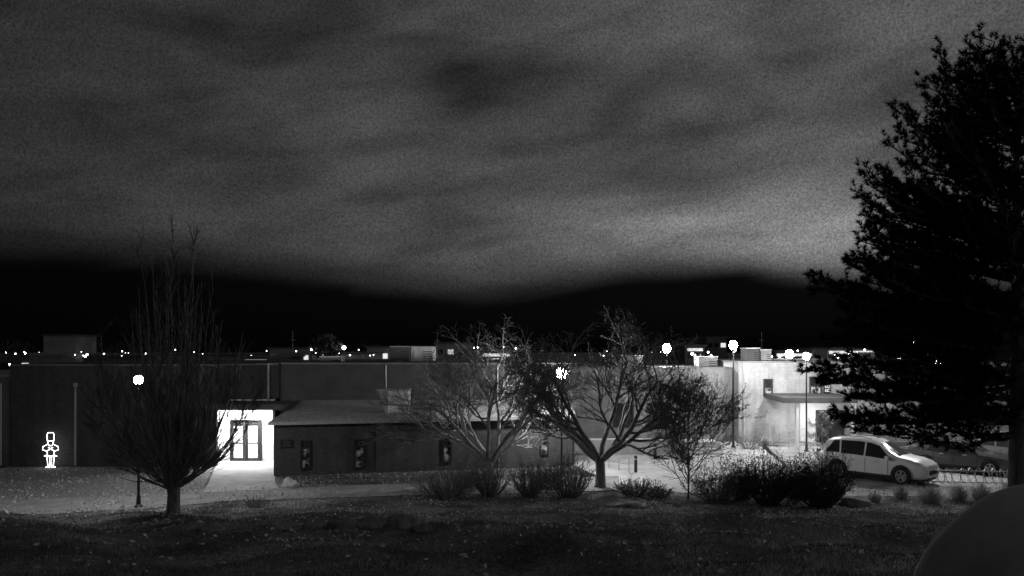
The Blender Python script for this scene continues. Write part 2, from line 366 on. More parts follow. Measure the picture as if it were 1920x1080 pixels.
rbd = bld((20, 56, 0), 'long pale brick building behind the parking lot with a flat lit canopy')
XL = X(1385, 54)
MB().box(XL, 40, 54, 66, -.1, 5.4).build('wall', 'brick_pale', rbd, True)
MB().box(XL - .1, 40.1, 53.9, 66.1, 5.4, 5.5).build('coping', 'coping', rbd, True)
MB().box(XL + .2, 39.8, 54.3, 65.8, 5.502, 5.52).build('roof', 'dark_roof', rbd, True)
for px0, px1, py0, py1 in ((1431, 1448, 710, 743), (1517, 1540, 706, 742)):
    x0, x1, z0, z1 = X(px0, 54), X(px1, 54), Z(py1, 54), Z(py0, 54); zm = (z0 + z1) / 2
    wf = MB().box(x0, x0 + .09, 53.9, 54.01, z0, z1).box(x1 - .09, x1, 53.9, 54.01, z0, z1).box(x0 + .09, x1 - .09, 53.9, 54.01, z0, z0 + .09).box(x0 + .09, x1 - .09, 53.9, 54.01, z1 - .09, z1).box(x0 + .09, x1 - .09, 53.92, 54.01, zm - .04, zm + .04).build('window', 'frame', rbd, True)
    MB().box(x0 + .09, x1 - .09, 53.96, 53.98, z0 + .09, zm - .04).build('pane', 'pane_painted_light', wf, True)
    MB().box(x0 + .09, x1 - .09, 53.96, 53.98, zm + .04, z1 - .09).build('pane', 'glass', wf, True)
cxa, cxb = X(1467, 50.5), X(1606, 50.5)
MB().prism([(cxa, 50.3), (cxb, 50.3), (cxb, 53.88), (cxa, 53.88)], [2.9, 2.9, 3.0, 3.0], [3.24, 3.24, 3.33, 3.33]).build('canopy', 'stucco', rbd, True)
for px in (1494, 1600):
    xx = X(px, 50.6); MB().box(xx - .1, xx + .1, 50.45, 50.65, 0, 2.9).build('canopy_post', 'white_wall', rbd, True)
for xx in (cxa + 1.6, cxa + 3.3):
    MB().box(xx - .3, xx + .3, 51.6, 52.2, 2.85, 2.925).build('canopy_light', 'lamp_canopy_b', rbd, True)
ex0 = X(1500, 53.9)
MB().box(ex0, cxb - .1, 53.86, 53.995, .05, 2.9).build('entrance_wall', 'white_wall', rbd, True)
xd = X(1556, 53.8)
dfm = MB().box(xd - .95, xd - .85, 53.78, 53.85, 0, 2.2).box(xd + .85, xd + .95, 53.78, 53.85, 0, 2.2).box(xd - .85, xd + .85, 53.78, 53.85, 2.1, 2.2).box(xd - .05, xd + .05, 53.78, 53.85, 0, 2.1).build('door_frame', 'frame', rbd, True)
for s in (-1, 1): MB().box(xd + s * .45 - .39, xd + s * .45 + .39, 53.8, 53.84, .05, 2.08).build('door_glass', 'glass', dfm, True)
for px in (1395, 1640, 1760):
    xx = X(px, 53.9); MB().tube([(xx, 53.93, .1), (xx, 53.93, 5.4)], .05, 6).build('downspout', 'galv', rbd, True)
cb_ = bld((9, 57, 0), 'grey brick connecting building set back behind the two middle trees', 'connecting_building')
MB().box(3.6, XL - .12, 55.2, 66, -.1, 4.95).build('wall', 'brick_grey', cb_, True)
MB().box(3.5, XL - .12, 55.1, 66.1, 4.95, 5.05).build('coping', 'coping', cb_, True)
MB().box(3.8, XL - .3, 55.5, 65.8, 5.052, 5.07).build('roof', 'dark_roof', cb_, True)
for px in (1150, 1215):
    x0 = X(px, 55.2); wf = MB().box(x0, x0 + .1, 55.1, 55.21, .9, 2.6).box(x0 + 1.3, x0 + 1.4, 55.1, 55.21, .9, 2.6).box(x0 + .1, x0 + 1.3, 55.1, 55.21, .9, 1.0).box(x0 + .1, x0 + 1.3, 55.1, 55.21, 2.5, 2.6).build('window', 'frame', cb_, True)
    MB().box(x0 + .1, x0 + 1.3, 55.16, 55.18, 1.0, 2.5).build('pane', 'glass', wf, True)
sx = X(1586, 50.2)
sg = thing('building_sign', (sx, 53.7, 3.4), 'dark vertical sign strip with pale sideways letters beside the lit canopy', 'sign')
MB().box(sx - .02, sx + .42, 53.72, 53.8, 3.35, 5.3).build('panel', 'plaque', sg, True)
def text(s, size, loc, rot, m, parent, name='lettering'):
    cu = bpy.data.curves.new(name, 'FONT'); cu.body = s; cu.size = size; cu.extrude = .01; cu.align_x = 'LEFT'
    t = bpy.data.objects.new(name, cu); link(t)
    me = bpy.data.meshes.new_from_object(t.evaluated_get(bpy.context.evaluated_depsgraph_get()))
    bpy.data.objects.remove(t); me.materials.clear(); me.materials.append(MT[m])
    o = bpy.data.objects.new(name, me); link(o); o.parent = parent; o.location = Vector(loc) - BASE[parent.name]; o.rotation_euler = rot; return o
text('RE', .45, (sx + .36, 53.7, 3.4), (PI / 2, -PI / 2, 0), 'letter', sg)
c = W(538) + nrm * .03
pq = thing('wall_plaque', (c.x, c.y, Z(840, c.y)), 'small dark wall plaque on the brick at the corner beside the glowing entrance', 'sign')
MB().box(-.3, .3, -.02, .02, 0, .42, 0).build('panel', 'plaque', pq); pq.rotation_euler.z = ang
m = MB()
for i, l in enumerate((.2, .13, .22)): m.box(-l, l, -.028, -.021, .31 - i * .1, .33 - i * .1)
m.build('plaque_border', 'coping', pq)
rw = thing('retaining_wall', (6.5, 48, 0), 'low pale retaining wall with a coping behind the forked bare tree', 'wall')
MB().box(4.4, 10.2, 47.8, 48.05, -.05, .85).build('wall', 'brick_pale', rw, True); MB().box(4.35, 10.25, 47.75, 48.1, .852, .93).build('coping', 'white_wall', rw, True)
stp = thing('entrance_steps', (12.3, 48, 0), 'short flight of pale concrete steps by the low retaining wall', 'steps')
for i in range(4): MB().box(10.4, 12.6, 47.3 + i * .35, 50, i * .16 + .021, (i + 1) * .16 + .02).build('step', 'plaza', stp, True)

# ------------------------------------------------------------------ rooftop and distant things
def roof_unit(px0, px1, py0, py1, Y, label, mname='white_metal', dep=2.0, group=None):
    x0, x1, z0, z1 = X(px0, Y), X(px1, Y), Z(py1, Y), Z(py0, Y)
    t = thing('rooftop_unit', ((x0 + x1) / 2, Y + dep / 2, z0), label, 'rooftop unit', group)
    MB().box(x0, x1, Y, Y + dep, z0, z1 - .06).build('casing', mname, t, True)
    MB().box(x0 - .04, x1 + .04, Y - .04, Y + dep + .04, z1 - .06, z1).build('lid', 'galv', t, True)
    m = MB(); n = max(3, int((z1 - z0) / .16))
    for i in range(n - 1): m.box(x0 + (x1 - x0) * .55, x1 - .06, Y - .015, Y - .002, z0 + .1 + i * (z1 - z0 - .2) / n, z0 + .15 + i * (z1 - z0 - .2) / n)
    m.build('grille', 'frame', t, True)
    return t
roof_unit(732, 768, 649, 680, 52, 'squarish rooftop unit on the tall grey block, left of the two', 'far_wall')
roof_unit(771, 812, 649, 680, 52.5, 'pale rooftop unit on the tall grey block, right of the two', 'white_metal')
roof_unit(985, 1036, 738, 752, 45.2, 'long low white box on the low roof behind the branches', 'white_wall', .6)
roof_unit(1400, 1424, 652, 679, 57, 'dark rooftop unit on the pale building, left of the pair', 'far_wall', 1.5)
roof_unit(1427, 1446, 655, 679, 57, 'paler rooftop unit on the pale building, right of the pair', 'far_wall_pale', 1.5)
roof_unit(600, 640, 668, 682, 50, 'small low rooftop unit on the tall grey block under the bright distant lamp', 'far_wall_pale', 1.2)
roof_unit(1310, 1345, 668, 692, 58, 'low rooftop box on the connecting building left of the tall lot lamp', 'far_wall_pale', 1.5)
roof_unit(1165, 1205, 666, 692, 59, 'low rooftop box behind the crown of the forked bare tree', 'far_wall', 1.5)
roof_unit(1610, 1640, 660, 679, 58, 'small rooftop box on the pale building left of the pine', 'far_wall', 1.5)
def far_building(px0, px1, py, Y, label, wallm='far_wall', strip=False, wins=0, dep=15):
    x0, x1, z1 = X(px0, Y), X(px1, Y), Z(py, Y)
    t = thing('distant_building', ((x0 + x1) / 2, Y, 0), label, 'building')
    MB().box(x0, x1, Y, Y + dep, -.1, z1).build('wall', wallm, t, True)
    MB().box(x0 - .2, x1 + .2, Y - .2, Y + dep + .2, z1, z1 + .25).build('roof', 'far_wall', t, True)
    if strip: MB().box(x0 + .3, x1 - .3, Y - .06, Y - .02, z1 - .55, z1 - .2).build('lit_fascia', 'far_strip', t, True)
    rg = random.Random(int(px0))
    for i in range(wins):
        xx = x0 + (i + .5) * (x1 - x0) / wins; MB().box(xx - .4, xx + .4, Y - .08, Y - .03, z1 - 1.5, z1 - .8).build('window', 'far_strip' if rg.random() < .35 else 'glass', t, True)
    return t
far_building(82, 142, 630, 120, 'pale block standing above the distant lights at far left', 'far_wall_pale', False, 0, 6)
far_building(455, 505, 671, 90, 'low distant building with a bright lit roof edge near the middle left', 'far_wall', True, 2)
far_building(505, 580, 655, 105, 'distant shed with a low roof below the left mast', 'far_wall_pale', False, 5)
far_building(585, 680, 664, 95, 'distant flat building under the single bright lamp', 'far_wall_pale', False, 4)
far_building(688, 728, 652, 110, 'dim distant building left of the rooftop units', 'far_wall_pale', False, 3)
far_building(815, 875, 645, 115, 'dim distant building right of the rooftop units', 'far_wall_pale', False, 3)
far_building(1284, 1322, 650, 100, 'distant building with a bright window strip between two lamps', 'far_wall', True, 2)
far_building(1325, 1362, 634, 130, 'dark distant block left of the tall lot lamp', 'far_wall', False, 3)
far_building(1550, 1640, 655, 100, 'distant building with a lit edge just left of the pine', 'far_wall_pale', True, 5)
far_building(1660, 1850, 650, 110, 'wide distant building seen through the pine branches', 'far_wall_pale', True, 8)
far_building(0, 55, 668, 95, 'low dim distant building at the far left edge of the skyline', 'far_wall', False, 4)
far_building(170, 260, 669, 105, 'long dim distant building behind the vase-shaped tree, left side', 'far_wall', False, 6)
far_building(300, 440, 667, 100, 'long dim distant building behind the vase-shaped tree, right side', 'far_wall_pale', False, 7)
far_building(1452, 1540, 660, 105, 'dim distant building behind the cluster of lot lamps', 'far_wall', True, 4)
far_building(900, 960, 660, 100, 'low dim distant building behind the crown of the left spreading tree', 'far_wall', True, 3)
def mast(px, py0, py1, Y, label):
    x = X(px, Y); t = thing('mast', (x, Y, 0), label, 'mast')
    MB().tube([(x, Y, 0), (x, Y, Z(py0, Y))], [.1, .04], 6).build('pole', 'far_wall_pale', t, True)
    MB().box(x - .3, x + .3, Y - .03, Y + .03, Z(py0, Y) - 1.2, Z(py0, Y) - 1.12).build('crossarm', 'far_wall_pale', t, True)
mast(549, 620, 655, 100, 'thin mast against the black sky above the distant shed')
mast(820, 622, 650, 100, 'thin mast right of the rooftop units')
mast(1428, 622, 650, 110, 'utility mast behind the pale building, right of the tall lot lamp')
def far_light(px, py, Y, r, proto=[None]):
    x, z = X(px, Y), Z(py, Y)
    if proto[0] is None:
        t = thing('distant_light', (0, 0, 0), 'tiny bright light among the distant town buildings', 'lamp', 'distant town lights along the horizon')
        MB().lathe(sphere_prof(.12, 6), n=8).build('bulb', 'far_lamp', t)
        MB().tube([(0, 0, -5), (0, 0, -.13)], .02, 4).build('pole', 'pole', t)
        proto[0] = t
    else: t = copy_tree(proto[0])
    t.location = (x, Y, z); s = r / .12; t.scale = (s, s, s)
rr = random.Random(3)
for i in range(46): far_light(rr.uniform(2, 450), rr.gauss(664, 3.5), rr.uniform(85, 160), rr.choice((.03, .05, .08, .12)))
for i in range(14): far_light(rr.uniform(470, 720), rr.uniform(655, 668), rr.uniform(85, 94), rr.choice((.04, .07)))
for px, py, r in ((645, 652, .2), (584, 655, .1), (18, 684, .12), (1298, 663, .15), (1462, 668, .12), (1755, 592, .08), (1712, 642, .12), (1770, 682, .3), (1685, 672, .2), (1722, 684, .22), (1828, 676, .15), (1590, 664, .12), (1615, 668, .1)):
    far_light(px, py, 84, r)
for i in range(18): far_light(rr.uniform(1280, 1720), rr.uniform(655, 672), rr.uniform(84, 98), rr.choice((.04, .07, .1)))
for i in range(10): far_light(rr.uniform(880, 1240), rr.uniform(650, 668), rr.uniform(84, 98), rr.choice((.03, .05, .07)))

# ------------------------------------------------------------------ street lamps
def street_lamp(px, Y, h, label, bright='lamp', r=.2):
    x = X(px, Y); z = gz(x, Y)
    t = thing('street_lamp', (x, Y, z), label, 'street lamp', None)
    MB().lathe([(.16, 0), (.16, .08), (.09, .14), (.07, .5)], n=12).build('base', 'pole', t, smooth=True, sharp=40)
    MB().tube([(0, 0, .3), (0, 0, h - .3)], [.055, .04], 10).build('pole', 'pole', t, smooth=True, sharp=50)
    MB().lathe([(.045, h - r - .12), (.08, h - r - .04), (.09, h - r + .02)], n=12).build('collar', 'pole', t)
    pr = [(r * math.sin(a), h - r * 1.2 * math.cos(a)) for a in [math.radians(28 + i * 117 / 9) for i in range(10)]]
    MB().lathe(pr, n=16).build('lantern_glass', bright, t, smooth=True)
    zt_ = pr[-1][1]; MB().lathe([(pr[-1][0] + .02, zt_ + .003), (pr[-1][0] + .03, zt_ + .02), (.05, zt_ + .08), (.015, zt_ + .13)], n=14).build('cap', 'pole', t)
    return t
l1 = G(259, 952)
street_lamp(260, l1.y, Z(712, l1.y) - l1.z, 'short dark lamp post with glowing lantern just left of the bare tree on the lawn', 'lamp', .16)
street_lamp(1053, 39.9, Z(700, 39.9), 'lamp post glowing between the two spreading bare trees in the middle', 'lamp_mid', .26)
street_lamp(1250, 58, Z(653, 58), 'glowing lamp above the roof line right of the middle bare trees, its pole hidden', 'lamp_bright', .3)
street_lamp(1375, 51, Z(647, 51), 'tall lot lamp on a thin dark pole behind the leafy young tree', 'lamp_bright', .25)
street_lamp(1480, 68, Z(664, 68), 'glowing lamp just above the pale building roof, left of the canopy lamp', 'lamp_bright', .32)
street_lamp(1512, 49, Z(668, 49), 'lot lamp on a thin dark pole standing in front of the lit canopy', 'lamp_lot', .2)
street_lamp(1757, 41.5, Z(684, 41.5), 'lot lamp half hidden among the pine branches above the dark sedan', 'lamp_lot', .2)

# ------------------------------------------------------------------ toy soldier light
nf = thing('light_display', (X(94, 42.2), 42.25, .02), 'glowing outline figure of a toy soldier with folded arms against the dark brick wall', 'light figure')
def strokes(name, L, parent):
    m = MB()
    for pts in L: m.tube([(p[0], 0, p[1]) for p in pts], .017, 5)
    return m.build(name, 'neon', parent)
strokes('hat', [[(-.17, 1.42), (-.19, 1.75), (-.14, 1.86), (.14, 1.86), (.19, 1.75), (.17, 1.42), (-.17, 1.42)]], nf)
strokes('head', [[(-.15, 1.4), (-.14, 1.25), (-.06, 1.17), (.06, 1.17), (.14, 1.25), (.15, 1.4)]], nf)
strokes('torso', [[(-.2, 1.22), (-.4, 1.12), (-.42, .95), (-.2, .88), (.12, 1.08)], [(.2, 1.22), (.4, 1.12), (.42, .95), (.2, .88), (-.12, 1.08)], [(-.2, .86), (-.16, .68), (-.34, .62), (.34, .62), (.16, .68), (.2, .86)]], nf)
strokes('leg', [[(-.2, .6), (-.14, .08), (-.26, .03), (-.04, .03), (-.05, .6)]], nf)
strokes('leg', [[(.2, .6), (.14, .08), (.26, .03), (.04, .03), (.05, .6)]], nf)
MB().tube([(-.1, .04, 0), (-.1, .04, 1.3)], .01, 4).tube([(.1, .04, 0), (.1, .04, 1.3)], .01, 4).box(-.35, .35, 0, .3, -.02, .012).build('stand', 'pole', nf)

# ------------------------------------------------------------------ trees
def rperp(d, r):
    v = Vector((r.gauss(0, 1), r.gauss(0, 1), r.gauss(0, 1))); v -= d * v.dot(d)
    return v.normalized()
def bez(a, b, c, n): return [a * (1 - t) ** 2 + b * 2 * t * (1 - t) + c * t * t for t in [i / n for i in range(n + 1)]]
def grow(ML, MTw, p, d, L, r, lev, prm, rg):
    last = lev >= prm['max']
    nseg = 6 if lev < 2 else (4 if lev < 3 else (2 if last else 3))
    pts = [p.copy()]; dirs = [d.copy()]; q = p.copy()
    zmax = prm.get('zmax', 99)
    for i in range(nseg):
        up = prm['up'][lev] if q.z < zmax * .85 else -.12
        d = (d + rperp(d, rg) * prm['wob'] + Vector((0, 0, 1)) * up).normalized()
        q = q + d * (L / nseg); pts.append(q.copy()); dirs.append(d.copy())
    rm = prm.get('rmin', .003)
    r1 = max(r * .45, rm)
    rad = [r + (r1 - r) * i / nseg for i in range(nseg + 1)]
    (ML if lev <= prm['limb'] else MTw).tube(pts, rad, 7 if lev == 0 else (5 if lev == 1 else (4 if lev == 2 else 3)), cap=False)
    if last: return
    nc = prm['n'][lev]
    for k in range(nc):
        t = prm['t0'] + (1 - prm['t0']) * (k + rg.uniform(.3, 1)) / nc; f = t * nseg; i = min(int(f), nseg - 1); ff = min(f - i, 1)
        o = pts[i].lerp(pts[i + 1], ff); dd = dirs[i + 1]
        a = math.radians(rg.uniform(*prm['ang'])); nd = (dd * math.cos(a) + rperp(dd, rg) * math.sin(a)).normalized()
        if nd.z < prm.get('minz', -.3): nd.z = abs(nd.z) * .4; nd.normalize()
        grow(ML, MTw, o, nd, L * rg.uniform(*prm['len']) * (1.1 - .35 * t), max((r + (r1 - r) * t) * .66, rm * 1.5), lev + 1, prm, rg)
def spread_tree(pos, limbs, r0, forkz, label, seed, prm, barkm='bark_pale', k=1.0):
    rg = random.Random(seed); t = thing('bare_tree', pos, label, 'tree')
    tr = MB(); tr.tube([(0, 0, -.15), (0.02, 0, .12), (.03, .02, forkz * .5), (0, 0, forkz + .15)], [r0 * 1.7, r0 * 1.15, r0, r0 * .95], 10); tr.build('trunk', barkm, t, smooth=True)
    ML, MW = MB(), MB()
    for (dx, dy, dz, L) in limbs:
        grow(ML, MW, Vector((0, 0, forkz)), Vector((dx, dy, dz)).normalized(), L * k, r0 * .6, 0, prm, rg)
    ML.build('limbs', barkm, t, smooth=True); MW.build('twigs', 'twig', t)
    return t
prm = dict(wob=.21, up=[.04, .05, .04, .03, .02], limb=2, max=4, n=[7, 6, 5, 5], t0=.25, ang=(25, 60), len=(.42, .7), rmin=.0055, zmax=8.6)
spread_tree(G(918, 902), [(-1.3, .2, .55, 4.6), (-1, -.6, .9, 4.6), (-.55, .5, 1.2, 4.7), (-.1, -.3, 1.35, 4.9), (.5, .3, 1.3, 4.9), (.95, -.3, 1.0, 4.7), (1.15, .4, .65, 3.9)], .19, .8,
            'wide bare multi-stemmed tree left of the middle lamp post', 11, prm, k=1.02)
spread_tree(G(1125, 914), [(-1.05, .1, .9, 4.6), (-.5, -.5, 1.35, 4.9), (.1, .4, 1.4, 4.9), (.75, .2, 1.1, 4.8), (1.2, -.3, .7, 4.5), (-.9, .6, .65, 4.1), (.5, -.7, 1.2, 4.7)], .22, 1.15,
            'wide bare tree with a short forked trunk right of the middle lamp post', 23, prm, barkm='bark', k=1.02)
def vase_tree(pos, label, seed, rt, trunk_h):
    rg = random.Random(seed); t = thing('bare_tree', pos, label, 'tree')
    MB().tube([(0, 0, -.15), (0, 0, .15), (.02, 0, trunk_h * .6), (0, 0, trunk_h + .2)], [rt * 1.6, rt * 1.1, rt, rt * 1.1], 10).build('trunk', 'bark', t, smooth=True)
    ML, MW = MB(), MB()
    RM = 3.1
    specs = [(RM * ((i + .5) / 66) ** .42, None, i) for i in range(66)] + [(1.25 * math.sqrt((i + .5) / 22), 1, i) for i in range(22)]
    for R_, tall, i in specs:
        az = i * 2.39996 + rg.uniform(-.3, .3); s = R_ / RM
        ze = (rg.uniform(7.3, 10.1) if tall else 6.9 - 2.7 * s ** 2.5 + rg.uniform(-1.2, .8))
        Rr = R_ * rg.uniform(.9, 1.06)
        a = Vector((math.cos(az) * rt * .5, math.sin(az) * rt * .5, trunk_h + rg.uniform(-.3, .1)))
        c = Vector((math.cos(az) * Rr, math.sin(az) * Rr, ze)); mid = Vector((math.cos(az) * Rr * .78, math.sin(az) * Rr * .78, trunk_h + (ze - trunk_h) * (.22 + .15 * (1 - s))))
        n = 9; pts = [p + Vector((rg.gauss(0, .05), rg.gauss(0, .05), 0)) for p in bez(a, mid, c, n)]; pts[0] = a
        r0 = .046 * rg.uniform(.6, 1.3)
        ML.tube(pts, [r0 + (.007 - r0) * (j / n) ** .6 for j in range(n + 1)], 4, cap=False)
        for k in range(14):
            f = rg.uniform(.15, .98) * n; j = min(int(f), n - 1); o = pts[j].lerp(pts[j + 1], f - j); dd = (pts[j + 1] - pts[j]).normalized()
            an = math.radians(rg.uniform(15, 45)); d = (dd * math.cos(an) + rperp(dd, rg) * math.sin(an) + Vector((0, 0, .15))).normalized()
            L = rg.uniform(.5, 1.3) * (1 - .35 * f / n)
            q = [o, o + d * L * .5 + Vector((0, 0, .02)), o + (d + Vector((0, 0, .18))).normalized() * L]
            (ML if k % 2 else MW).tube(q, [.013, .010, .006], 3, cap=False)
            for w_ in range(4):
                tt = rg.uniform(.2, .95); oo = o.lerp(q[2], tt); d2 = (d + rperp(d, rg) * .5 + Vector((0, 0, .2))).normalized(); MW.tube([oo, oo + d2 * rg.uniform(.2, .5)], [.007, .004], 3, cap=False)
    ML.build('limbs', 'twig_mid', t); MW.build('twigs', 'twig_dark', t); return t
tp = G(325, 966)
vase_tree(tp, 'tall dense vase-shaped bare tree on the lawn at left, beside the short lamp post', 5, .2, 1.15)

def leafq(m, p, s, rg):
    a = Vector((rg.gauss(0, 1), rg.gauss(0, 1), rg.gauss(0, 1))).normalized(); b = rperp(a, rg)
    m.poly([p - a * s, p + b * s * .5, p + a * s, p - b * s * .5])
def young_tree(px, py, Rw, H, label, seed, leaves=6, nst=9, nn=(8, 6)):
    rg = random.Random(seed); pos = G(px, py); t = thing('young_tree', pos, label, 'tree')
    MB().tube([(0, 0, -.1), (.02, 0, .4), (0, .02, H * .5), (.03, 0, H * .92)], [.055, .04, .028, .008], 6).build('trunk', 'bark', t, smooth=True)
    ML, MW, MV = MB(), MB(), MB()
    P_ = dict(wob=.16, up=[.05, .05, .03, .02], limb=0, max=2, n=[nn[0], nn[1], 4], t0=.2, ang=(20, 55), len=(.35, .6), rmin=.0045)
    for i in range(nst * 2):
        f = i / (nst * 2); z = H * (.04 + .74 * f); az = i * 2.4 + rg.uniform(-.5, .5); k = math.sin(PI * min(1, (.3 + .7 * f)))
        grow(ML, MW, Vector((0, 0, z)), Vector((math.cos(az), math.sin(az), rg.uniform(.5, 1.2))).normalized(), Rw * (.55 + .9 * k) * rg.uniform(.8, 1.2), .02, 0, P_, rg)
    vs = MW.v
    for i in range(0, len(vs), 3):
        if rg.random() < leaves / 10: leafq(MV, Vector(vs[i]) + Vector((rg.gauss(0, .03), rg.gauss(0, .03), rg.gauss(0, .03))), rg.uniform(.025, .055), rg)
    ML.build('limbs', 'bark', t); MW.build('twigs', 'twig', t); MV.build('leaves', 'leaf', t); return t
young_tree(1290, 936, 1.85, 5.3, 'slender young tree still holding small leaves, between the right bare tree and dark shrubs', 31, 4, 17, (10, 7))
young_tree(1541, 838, .6, 2.6, 'small leafy sapling in front of the lit canopy', 32, 6, 6)
def shrub(px, py, wpx, hpx, label, seed, nst=70, leaf=0, group=None, name='bare_shrub', twm='twig_mid', tw=12):
    rg = random.Random(seed); pos = G(px, py); k = pos.y / F; Rw = wpx * k / 2; H = hpx * k
    t = thing(name, pos, label, 'shrub', group); MS, MW, MV = MB(), MB(), MB()
    for i in range(nst):
        s = math.sqrt((i + .5) / nst) * rg.uniform(.8, 1.18); az = i * 2.39996 + rg.uniform(-.4, .4)
        lump = .82 + .45 * mnoise.noise(Vector((math.cos(az) * 1.7, math.sin(az) * 1.7, seed * 2.7)))
        e = Vector((math.cos(az) * Rw * s, math.sin(az) * Rw * s, H * (1 - .35 * s ** 3) * rg.uniform(.6, 1.12) * lump * 1.15))
        a = Vector((math.cos(az) * Rw * .3 * s, math.sin(az) * Rw * .3 * s, -.03)); mid = Vector((e.x * .85, e.y * .85, H * .34))
        pts = [p + Vector((rg.gauss(0, .03), rg.gauss(0, .03), 0)) for p in bez(a, mid, e, 5)]
        MS.tube(pts, [.012, .010, .009, .007, .005, .003], 3, cap=False)
        for w_ in range(tw):
            f = rg.uniform(.2, 1) * 5; j = min(int(f), 4); o = pts[j].lerp(pts[j + 1], f - j); dd = (pts[j + 1] - pts[j]).normalized()
            d2 = (dd + rperp(dd, rg) * .9 + Vector((0, 0, .1))).normalized(); L = rg.uniform(.1, .32) * H * .6
            MW.tube([o, o + d2 * L], [.007, .003], 3, cap=False)
            for q_ in range(leaf): leafq(MV, o + d2 * L * rg.uniform(.1, 1.05) + Vector((rg.gauss(0, .03), rg.gauss(0, .03), rg.gauss(0, .03))), rg.uniform(.02, .045), rg)
    MS.build('stems', twm, t); MW.build('twigs', twm, t)
    if leaf: MV.build('leaves', 'leaf_dark' if leaf > 1 else 'leaf', t)
    return t
shrub(918, 931, 88, 72, 'bare vase-shaped shrub at the foot of the left spreading tree', 1, 110)
shrub(992, 931, 80, 72, 'bare vase-shaped shrub left of the middle lamp post, second in the row', 2, 110)
shrub(1068, 932, 102, 82, 'bare vase-shaped shrub just left of the forked trunk, third in the row', 3, 140)
shrub(835, 933, 140, 56, 'low spreading bare shrub at the left end of the shrub row', 4, 150)
shrub(870, 915, 90, 50, 'hazy bare shrub behind the left end of the shrub row', 21, 100)
shrub(1030, 918, 90, 60, 'hazy bare shrub behind the third shrub of the row', 25, 110)
shrub(1190, 929, 90, 32, 'low leafy ground shrub right of the forked trunk', 5, 90, 1)
shrub(1345, 939, 130, 62, 'loose mid-height shrub between the young tree and the dark round shrubs', 6, 140, 1)
shrub(1235, 934, 60, 30, 'low scruffy brush left of the slender young tree', 27, 60, 1)
shrub(1392, 936, 80, 78, 'dense dark shrub at the left of the dark hedge mass', 22, 110, 3, name='dense_shrub', twm='twig_dark')
shrub(1440, 946, 120, 92, 'dense dark rounded shrub in the middle of the dark hedge mass', 7, 170, 4, name='dense_shrub', twm='twig_dark')
shrub(1537, 951, 130, 98, 'dense dark rounded shrub nearest the white car, largest of the hedge mass', 8, 200, 4, name='dense_shrub', twm='twig_dark')
shrub(1490, 938, 70, 68, 'dense dark shrub filling the gap between the two rounded shrubs', 23, 90, 3, name='dense_shrub', twm='twig_dark')
shrub(543, 890, 26, 14, 'small round shrub at the corner of the low brick building', 9, 40, 2, name='dense_shrub')
shrub(480, 952, 60, 22, 'small scrubby plant on the lawn right of the vase-shaped tree', 10, 46)
shrub(400, 962, 90, 16, 'thin low scrub at the foot of the vase-shaped tree', 12, 50)
shrub(700, 880, 60, 12, 'low ground plant under the narrow windows of the low brick building', 13, 30, 1)
shrub(1405, 842, 70, 34, 'pale brush before the pale building behind the young tree', 24, 70)
def tuft(px, py, wpx, hpx, label, seed, n=260, grp=None):
    rg = random.Random(seed); pos = G(px, py); k = pos.y / F; m = MB(); Rw = wpx * k / 2; H = hpx * k
    for i in range(n):
        az = rg.uniform(0, 6.28); s = rg.random() ** .6; b0 = Vector((math.cos(az), math.sin(az), 0)) * Rw * .25 * s; b0.z = -.02
        e = Vector((math.cos(az) * Rw * s, math.sin(az) * Rw * s, H * rg.uniform(.45, 1) * (1 - .3 * s))); mid = Vector((e.x * .5, e.y * .5, e.z * .75))
        w_ = Vector((-math.sin(az), math.cos(az), 0)) * .01
        m.poly([b0 - w_, b0 + w_, mid + w_ * .8, mid - w_ * .8]); m.poly([mid - w_ * .8, mid + w_ * .8, e])
    o = m.build('ornamental_grass', 'drygrass'); o.location = pos; tag(o, label, 'grass', grp)
tuft(1690, 935, 70, 34, 'dry ornamental grass clump in front of the white car', 1)
tuft(1745, 944, 110, 44, 'dry ornamental grass clump below the left end of the bike rack', 2, 460)
tuft(1798, 938, 90, 40, 'dry ornamental grass clump below the middle of the bike rack', 8, 360)
tuft(1842, 942, 100, 46, 'dry ornamental grass clump below the right end of the bike rack', 3, 420)
tuft(1890, 936, 80, 42, 'dry ornamental grass clump beside the pine trunk', 9, 340)
tuft(1640, 942, 60, 26, 'small dry grass clump right of the dark round shrubs', 4)
tuft(1435, 842, 36, 30, 'shorter dry grass clump before the pale building, nearest the railing', 6)
tuft(1300, 846, 60, 36, 'dry grass clump before the pale building behind the young tree', 7)

